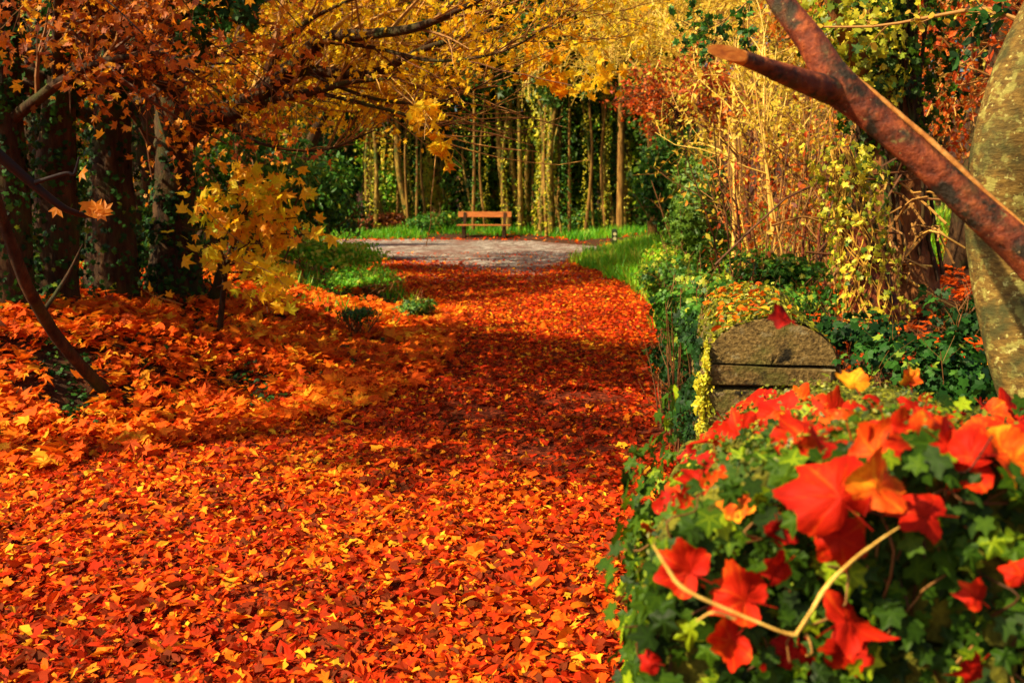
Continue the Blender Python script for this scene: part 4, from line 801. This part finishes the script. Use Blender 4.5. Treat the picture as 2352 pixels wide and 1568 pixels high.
# fringe of lit moss and grass down the path side edge of the far wall
g = rs(703); mb = MB(); n = 3200; z = g.uniform(.05, 1.0, n); s_ = np.abs(g.normal(0, .10, n)); wv = .5 + .5 * np.sin(z * 19 + np.sin(z * 43)); x = c0[0] - .255 + s_ * .15 + g.uniform(-.055, .03, n) * wv; z = z + wv * .02; y = 3.9 + s_ - .03
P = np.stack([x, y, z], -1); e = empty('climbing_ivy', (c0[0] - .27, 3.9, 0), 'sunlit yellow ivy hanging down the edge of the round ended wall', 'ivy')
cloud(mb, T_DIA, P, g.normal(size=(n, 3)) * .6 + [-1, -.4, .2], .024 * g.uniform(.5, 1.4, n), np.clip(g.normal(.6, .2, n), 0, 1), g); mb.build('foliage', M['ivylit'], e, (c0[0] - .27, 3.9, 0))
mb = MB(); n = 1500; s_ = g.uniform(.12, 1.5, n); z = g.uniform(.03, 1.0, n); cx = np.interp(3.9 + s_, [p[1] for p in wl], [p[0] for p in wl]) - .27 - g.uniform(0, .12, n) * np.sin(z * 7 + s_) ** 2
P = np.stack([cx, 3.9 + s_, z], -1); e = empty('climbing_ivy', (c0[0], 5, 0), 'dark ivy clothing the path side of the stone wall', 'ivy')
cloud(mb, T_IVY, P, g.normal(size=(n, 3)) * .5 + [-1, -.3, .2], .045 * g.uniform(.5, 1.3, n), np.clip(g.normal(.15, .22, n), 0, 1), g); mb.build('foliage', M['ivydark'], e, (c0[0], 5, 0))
# small leaves lying on the far coping
g = rs(704); mb = MB(); n = 120; i = (g.uniform(0, 1, n) * 59).astype(int); a = g.normal(1.2, .4, n); Pw, Sw, Tw = farw[1:]
pos = Pw[i] + Sw[i] * (-.255 * np.cos(a))[:, None]; pos[:, 2] += .175 * np.sin(a) + .02
cloud(mb, T_OVAL, pos, g.normal(size=(n, 3)) * .5 + [-.3, 0, 1], .05 * g.uniform(.5, 1.2, n), np.clip(g.normal(.6, .3, n), 0, 1), g)
tag(mb.build('fallen_leaves', M['bank']), 'small orange and yellow leaves lying along the mossy coping', 'fallen leaves', kind='stuff')

# ------------------------------------------------------------------ high detail leaves for the foreground
def hi_leaf(out, seed, rings=4, curl=.5, crease=.10, sub=3, cup=0.):
    g = rs(seed); o = polar(out); n0 = len(o); O = []
    for k in range(n0):
        a, c = np.array(o[k]), np.array(o[(k + 1) % n0])
        for s_ in range(sub):
            p = a + (c - a) * s_ / sub; O.append(p * (1 + (.0 if s_ == 0 else g.normal(0, .035))))
    O = np.array(O); n = len(O); ang = np.arctan2(O[:, 1], O[:, 0]); V = [(0, -.02, 0)]
    veins = np.radians([90, 35, 145, -18, 198])
    d = np.min(np.abs((ang[:, None] - veins + math.pi) % (2 * math.pi) - math.pi), axis=1)
    for r in range(1, rings + 1):
        f = r / rings; p = O * f; rr = np.linalg.norm(p, axis=1)
        z = crease * rr * np.clip(d, 0, .5) * 2 + cup * rr * rr + curl * .5 * np.sin(ang * 2 + seed) * rr * rr - curl * .45 * p[:, 1] ** 2 + .025 * np.sin(p[:, 0] * 17 + seed) * np.cos(p[:, 1] * 14) + g.normal(0, .004, n)
        V += [(p[k, 0], p[k, 1], z[k]) for k in range(n)]
    F = [(0, 0 + 1 + k, 1 + (k + 1) % n, 1 + (k + 1) % n) for k in range(n)]
    T3 = [(0, 1 + k, 1 + (k + 1) % n) for k in range(n)]
    Q = [(1 + (r - 1) * n + k, 1 + r * n + k, 1 + r * n + (k + 1) % n, 1 + (r - 1) * n + (k + 1) % n) for r in range(1, rings) for k in range(n)]
    tri = T3 + [(a, b_, c) for a, b_, c, d_ in Q] + [(a, c, d_) for a, b_, c, d_ in Q]
    return np.array(V), np.array(tri)
OLDV = [(90, .56), (78, .44), (66, .38), (50, .5), (36, .56), (20, .44), (8, .38), (-8, .44), (-22, .5), (-40, .40), (-62, .34), (-84, .16), (-96, .16), (-118, .34), (-140, .40), (202, .5), (188, .44), (172, .38), (160, .44), (144, .56), (130, .5), (114, .38), (102, .44)]
VINE = [(90, .58), (80, .46), (68, .40), (60, .44), (46, .55), (38, .56), (26, .45), (14, .40), (4, .44), (-10, .46), (-22, .46), (-34, .38), (-50, .34), (-70, .28), (-88, .14), (-100, .2), (-122, .32), (-142, .40), (202, .46), (190, .46), (178, .43), (166, .40), (154, .45), (142, .56), (132, .53), (118, .43), (110, .40), (100, .46)]
def near_surface(px, py):
    """where the sight line through a photo point meets the ivy corner: march until inside the arch volume"""
    P, S, T = nearw[1:]
    for Y in np.linspace(1.15, 3.2, 400):
        q = at(px, py, Y); i = int(np.argmin((P[:, 0] - q[0]) ** 2 + (P[:, 1] - q[1]) ** 2)); u = float(np.dot(q - P[i], S[i])); f = float(np.dot(q - P[i], T[i]))
        if f > -.01 and f < .03 and abs(u) < .43 and q[2] < P[i, 2] + .29 * math.sqrt(max(0, 1 - (u / .43) ** 2)): 
            front = i == 0 and f < .02
            n_ = -T[0] if front else (S[i] * u * 2.2 + np.array([0, 0, .8]))
            return q, unit(n_)
    return at(px, py, 1.9), np.array([0, -.6, .8])
def red_leaf(px, py, s, label, tint=.5, seed=1, nrm=None, spin=0., off=.03, curl=.5, cup=0., group=None, out=None):
    out = out or (VINE if seed % 7 else MAPLEW); q, n_ = near_surface(px, py); n_ = unit(np.array(nrm, float)) if nrm is not None else unit(n_ + rs(seed).normal(size=3) * .25)
    cam_v = unit(np.array([0, 0, EYE]) - q); q = q + cam_v * off
    x = unit(np.cross(np.array([0, 1., .2]), n_)) if abs(n_[1]) < .95 else np.array([1., 0, 0]); y = np.cross(n_, x)
    c, si = math.cos(R(spin)), math.sin(R(spin)); X = x * c + y * si; Yv = np.cross(n_, X); V, F = hi_leaf(out, seed, 6, curl * 1.9, .09, 3, cup)
    s = s * .98; gg = rs(seed + 5); V = V * np.array([gg.uniform(.8, 1.1), 1, 1]); th_ = gg.uniform(0, 3.14); kx = gg.uniform(.8, 2.4) * (1 if gg.uniform() < .7 else -1)
    a_ = V[:, 0] * math.cos(th_) + V[:, 1] * math.sin(th_); b_ = -V[:, 0] * math.sin(th_) + V[:, 1] * math.cos(th_)
    a2 = np.sin(kx * a_) / kx; z2 = V[:, 2] - (1 - np.cos(kx * a_)) / kx; V = np.stack([a2 * math.cos(th_) - b_ * math.sin(th_), a2 * math.sin(th_) + b_ * math.cos(th_), z2 + .05 * np.sin(b_ * 9 + seed)], -1); W = (V * s) @ np.stack([X, Yv, n_]) + q; g = rs(seed + 900)
    r_ = np.linalg.norm(V[F].mean(axis=1), axis=1); fc = V[F].mean(axis=1); fa = np.arctan2(fc[:, 1], fc[:, 0]); vd = np.min(np.abs((fa[:, None] - np.radians([90, 35, 145, -18, 198]) + math.pi) % (2 * math.pi) - math.pi), axis=1) * r_
    q0 = g.uniform(0, 6); tt = np.clip(tint + .13 * np.exp(-(vd / .018) ** 2) - .12 * np.sin(fc[:, 0] * 7 + q0) * np.cos(fc[:, 1] * 6 + q0) + .16 * (r_ > .38) * g.uniform(-.5, 1) + g.normal(0, .03, len(fc)), 0, 1)
    mb = MB(); mb.add(W, F, tt, True)
    # stalk
    s = s * 1.0; base_l = (np.array([0, -.06, 0]) * s) @ np.stack([X, Yv, n_]) + q; end_l = (np.array([.05, -.42, .04]) * s) @ np.stack([X, Yv, n_]) + q
    tubes(mb, smooth_line([base_l, (base_l + end_l) / 2 + n_ * .01 * s, end_l], 6)[None], np.linspace(.0013, .0008, 6)[None], s=5, tint=.2)
    return tag(mb.build('red_leaf', M['redleaf'], None, tuple(q)), label, 'leaf', group)
FR = (.05, -1, .35); UPN = (-.1, -.45, .9)
big = [(1925, 1140, .17, 'big red maple leaf with an orange lobe in the middle of the ivy', .5, 1, (-.2, -1, .5), 20, .09, .5),
 (2010, 1120, .13, 'red leaf with a glowing orange yellow tip above the pale twig', .82, 2, (.3, -1, .5), -20, .11, .5),
 (1930, 1235, .11, 'red leaf hanging directly under the big maple leaf', .5, 3, (-.3, -1, .1), 190, .07, .4),
 (2130, 1180, .115, 'red leaf lying sideways right of the big maple leaf', .45, 4, (.1, -.8, .8), 80, .06, .7),
 (1580, 1310, .11, 'red leaf hooked under the left end of the pale twig', .5, 5, (-.3, -1, .3), 30, .05, .5),
 (1710, 1375, .13, 'broad red leaf above the middle of the pale twig', .55, 6, (-.1, -.9, .6), 60, .05, .6),
 (1940, 1425, .16, 'curled red leaf right of the bend in the pale twig', .5, 7, (.2, -.8, .7), -60, .06, .9),
 (1680, 1470, .095, 'curled up red leaf below the pale twig', .55, 8, (-.2, -1, .2), 130, .07, 1.2),
 (1830, 1500, .12, 'dark red leaf behind the bend of the pale twig', .25, 9, (.1, -1, .2), 170, .02, .5),
 (1945, 1485, .10, 'red leaf tucked below the curled one', .45, 10, (.0, -1, .1), 200, .03, .4),
 (1795, 1300, .075, 'narrow folded red brown leaf hanging point down', .35, 11, (.6, -1, .0), 180, .05, .3),
 (2245, 1370, .06, 'small red leaf alone in the dark ivy at the right', .5, 12, (.2, -1, .3), 60, .05, .8),
 (2345, 1320, .06, 'red leaf cut by the right edge of the view', .5, 13, (-.2, -1, .3), 0, .05, .4),
 (2240, 1530, .08, 'long dark red leaf hanging near the bottom right corner', .25, 14, (.5, -1, 0), 180, .04, .4),
 (1500, 1520, .05, 'dull red leaf at the lower left of the ivy', .25, 15, (-.3, -1, .2), 40, .03, .4),
 (1790, 1215, .07, 'dark red leaf in the shade left of the big maple leaf', .15, 16, (.2, -1, .1), 190, .03, .4)]
for px, py, s, lab, ti, sd2, nn, sp, of, cu in big: red_leaf(px, py, s * .88, lab, ti, sd2, nn, sp, of + .045, cu)
# the band of red leaves lying along the top of the corner
top = [(1735, 905, .12), (1800, 935, .12), (1860, 925, .10), (1700, 980, .11), (1650, 1000, .09), (1850, 985, .12), (1920, 960, .10), (1985, 935, .09), (2050, 920, .11), (2115, 930, .11), (2180, 945, .12), (2250, 950, .14), (2310, 960, .14), (2345, 985, .13), (2290, 1000, .12), (2200, 975, .10), (2120, 960, .10), (2035, 955, .10), (1600, 1050, .08), (1645, 1060, .08), (1570, 1090, .09), (1610, 1110, .08), (1560, 1130, .08), (1700, 1045, .07), (1880, 1010, .08), (2090, 985, .09), (2340, 930, .12), (2270, 915, .09), (1770, 960, .1), (1830, 900, .09), (1960, 1000, .1), (2150, 905, .1), (2230, 1020, .1), (2010, 1010, .09), (1670, 950, .09), (2120, 985, .1), (2180, 1000, .11), (2250, 985, .12), (2320, 1030, .12), (2050, 985, .1), (2350, 960, .12), (1920, 930, .1), (2100, 905, .09), (1540, 1170, .07), (1590, 1170, .07), (1640, 1120, .07), (1500, 1210, .05), (1745, 1150, .07), (1700, 1160, .06)]
g = rs(31)
for k, (px, py, s) in enumerate(top):
    side = px < 1720 and py > 1000
    red_leaf(px, py + (30 if not side else 0), s * (1.15 if not side else 1.1), 'orange red leaf caught in the ivy on the left shoulder of the foreground wall' if side else 'bright red leaf in the row lying along the top of the foreground wall', float(np.clip(g.normal(.58, .14), .3, .8)), 40 + k,
             (g.normal(-.1, .4), -.75 + g.normal(0, .35), .75), g.uniform(0, 360), .02 + g.uniform(0, .03), g.uniform(.3, .9), group='red leaves on the left shoulder of the wall' if side else 'red leaves along the wall top')
red_leaf(1958, 880, .075, 'small yellow leaf on the mossy hump of the foreground wall', 1., 90, (0, -.7, .7), 10, .03)
red_leaf(2090, 872, .06, 'upright orange leaf behind the row of red leaves', .85, 91, (0, -1, .2), 0, .03)
red_leaf(1803, 731, .065, 'dark crimson leaf on top of the round wall end', .08, 93, (.3, -.5, .8), 50, .0, 1.2)
o = bpy.data.objects[-1] if False else None

# ------------------------------------------------------------------ foreground ivy
g = rs(801); e = empty('ivy_plant', (.5, 1.42, 0), 'green ivy plant smothering the foreground wall corner', 'ivy'); base = (.5, 1.42, 0)
Tn = [hi_leaf(IVY, 810 + k, 3, .5, -.2, 2) for k in range(4)]
def vein_ft(VF, va=(90, 32, 148, -24, 204)):
    V, F = VF; c = V[F].mean(axis=1); a = np.arctan2(c[:, 1], c[:, 0]); d = np.min(np.abs((a[:, None] - np.radians(va) + math.pi) % (2 * math.pi) - math.pi), axis=1) * np.linalg.norm(c[:, :2], axis=1)
    return .22 * np.exp(-(d / .022) ** 2) - .02
P, S, T = nearw[1:]; pos = []; nor = []; siz = []
def dens(px, py):
    d = .9
    if px > 2050 and py > 1120: d = .3
    if px > 2000 and 1000 < py < 1150: d = .5
    if 1850 < px < 2200 and 1080 < py < 1280: d = .25
    if py < 950: d = .15
    return d
cnt = 0
while cnt < 800:
    px, py = g.uniform(1440, 2400), g.uniform(930, 1640)
    lim = np.interp(py, [930, 1060, 1130, 1200, 1300, 1640], [1760, 1600, 1510, 1455, 1435, 1450])
    if px < lim or g.uniform() > dens(px, py): continue
    q, n_ = near_surface(px, py); back = unit(np.array([0, 0, EYE]) - q); q = q + back * g.uniform(.0, .08) if q[1] < 1.6 else q + back * g.uniform(0, .03) + [0, 0, .01]
    pos.append(q); nor.append(unit(np.array([g.normal(-.15, .4), -1, g.normal(.45, .35)]) + n_ * .3)); siz.append(g.uniform(.032, .068)); cnt += 1
# the rest of the rounded top and the far shoulder
for k in range(420):
    i = g.randint(0, 60); a = g.uniform(.9, 2.95) if k % 3 else g.uniform(1.7, 2.9); pos.append(P[i] + S[i] * (-.43 * math.cos(a)) + [0, 0, .29 * math.sin(a) + .012]); nor.append(-S[i] * math.cos(a) + np.array([0, 0, math.sin(a)]) + g.normal(size=3) * .4); siz.append(g.uniform(.028, .05))
    if abs(a - 1.57) < .5 and i > 25: pos.pop(); nor.pop(); siz.pop()
# the sides and back of the corner, seen from a step away
for k in range(900):
    i = g.randint(0, 60); sg = -1 if g.uniform() < .5 else 1; z = g.uniform(.05, 1.08); pos.append(P[i] * [1, 1, 0] + S[i] * sg * (.45 + g.uniform(0, .05)) + [0, 0, z]); nor.append(S[i] * sg + g.normal(size=3) * .4 + [0, -.2, .3]); siz.append(g.uniform(.035, .065))
for k in range(300):
    u = g.uniform(-.46, .46); z = g.uniform(0, .75); pos.append(P[0] + S[0] * u - T[0] * (.06 + g.uniform(0, .05)) + [0, 0, z - P[0, 2]]); nor.append(-T[0] + g.normal(size=3) * .4 + [0, 0, .3]); siz.append(g.uniform(.04, .07))
pos = np.array(pos); nor = unit(np.array(nor)); siz = np.array(siz); mb = MB(); k_ = g.randint(0, 4, len(pos))
# leaves hang: tips point down and outward
for v in range(4):
    m_ = k_ == v; n_ = nor[m_]; dn = np.array([0, 0, -1.]) + g.normal(size=n_.shape) * .55; yv = unit(dn - n_ * (dn * n_).sum(1, keepdims=True)); xv = np.cross(yv, n_); Rm = np.stack([xv, yv, n_], -1)
    tt = np.clip(g.normal(.36, .22, m_.sum()) + (g.uniform(0, 1, m_.sum()) < .16) * .5, 0, .97); cloud(mb, Tn[v], pos[m_], n_, siz[m_], tt, g, Rm, ft=vein_ft(Tn[v]))
for q_ in mb.sm: q_[:] = True
mb.build('foliage', M['ivy'], e, base)
mb = MB(); PP = []
for k in range(70):
    s_ = near_surface(g.uniform(1470, 2340), g.uniform(1050, 1600))[0] + [0, -.02, 0]; d = np.array([g.normal(0, .08), g.normal(0, .015), g.normal(-.05, .08)])
    PP.append(smooth_line([s_, s_ + d * .5 + g.normal(size=3) * .02 + [0, -.02, 0], s_ + d, s_ + d * 1.4 + g.normal(size=3) * .03], 10))
tubes(mb, np.array(PP), np.repeat(np.linspace(.0022, .0012, 10)[None], 70, 0), s=5, tint=g.uniform(.1, .55, 70)); mb.build('stems', M['twig'], e, base)

# pale V-shaped twig lying on the ivy
tw = [(1500, 1250, 1.24), (1530, 1300, 1.23), (1560, 1342, 1.22), (1610, 1372, 1.21), (1700, 1412, 1.21), (1790, 1448, 1.2), (1822, 1457, 1.2)]
t2 = [(1828, 1458, 1.2), (1862, 1405, 1.2), (1900, 1345, 1.21), (1960, 1285, 1.23), (2020, 1240, 1.25), (2065, 1210, 1.27)]
mb = MB(); limb(mb, [at(*p) for p in tw], [.0010, .0019, .0026, .0020, .0021, .0017, .0023], s=10, lump=.35, g=rs(1), K=44, cap=True); limb(mb, [at(*p) for p in t2], [.0022, .0022, .0026, .0020, .0015, .0008], s=10, lump=.35, g=rs(2), K=36, cap=True)
limb(mb, [at(1690, 1420, 1.215), at(1640, 1405, 1.22), at(1600, 1425, 1.22)], [.0025, .002, .001], s=8, lump=.05, g=rs(3))
tag(mb.build('twig', M['stem'], None, tuple(at(*tw[-1]))), 'pale straw coloured twig bent in a V across the foreground ivy', 'twig')
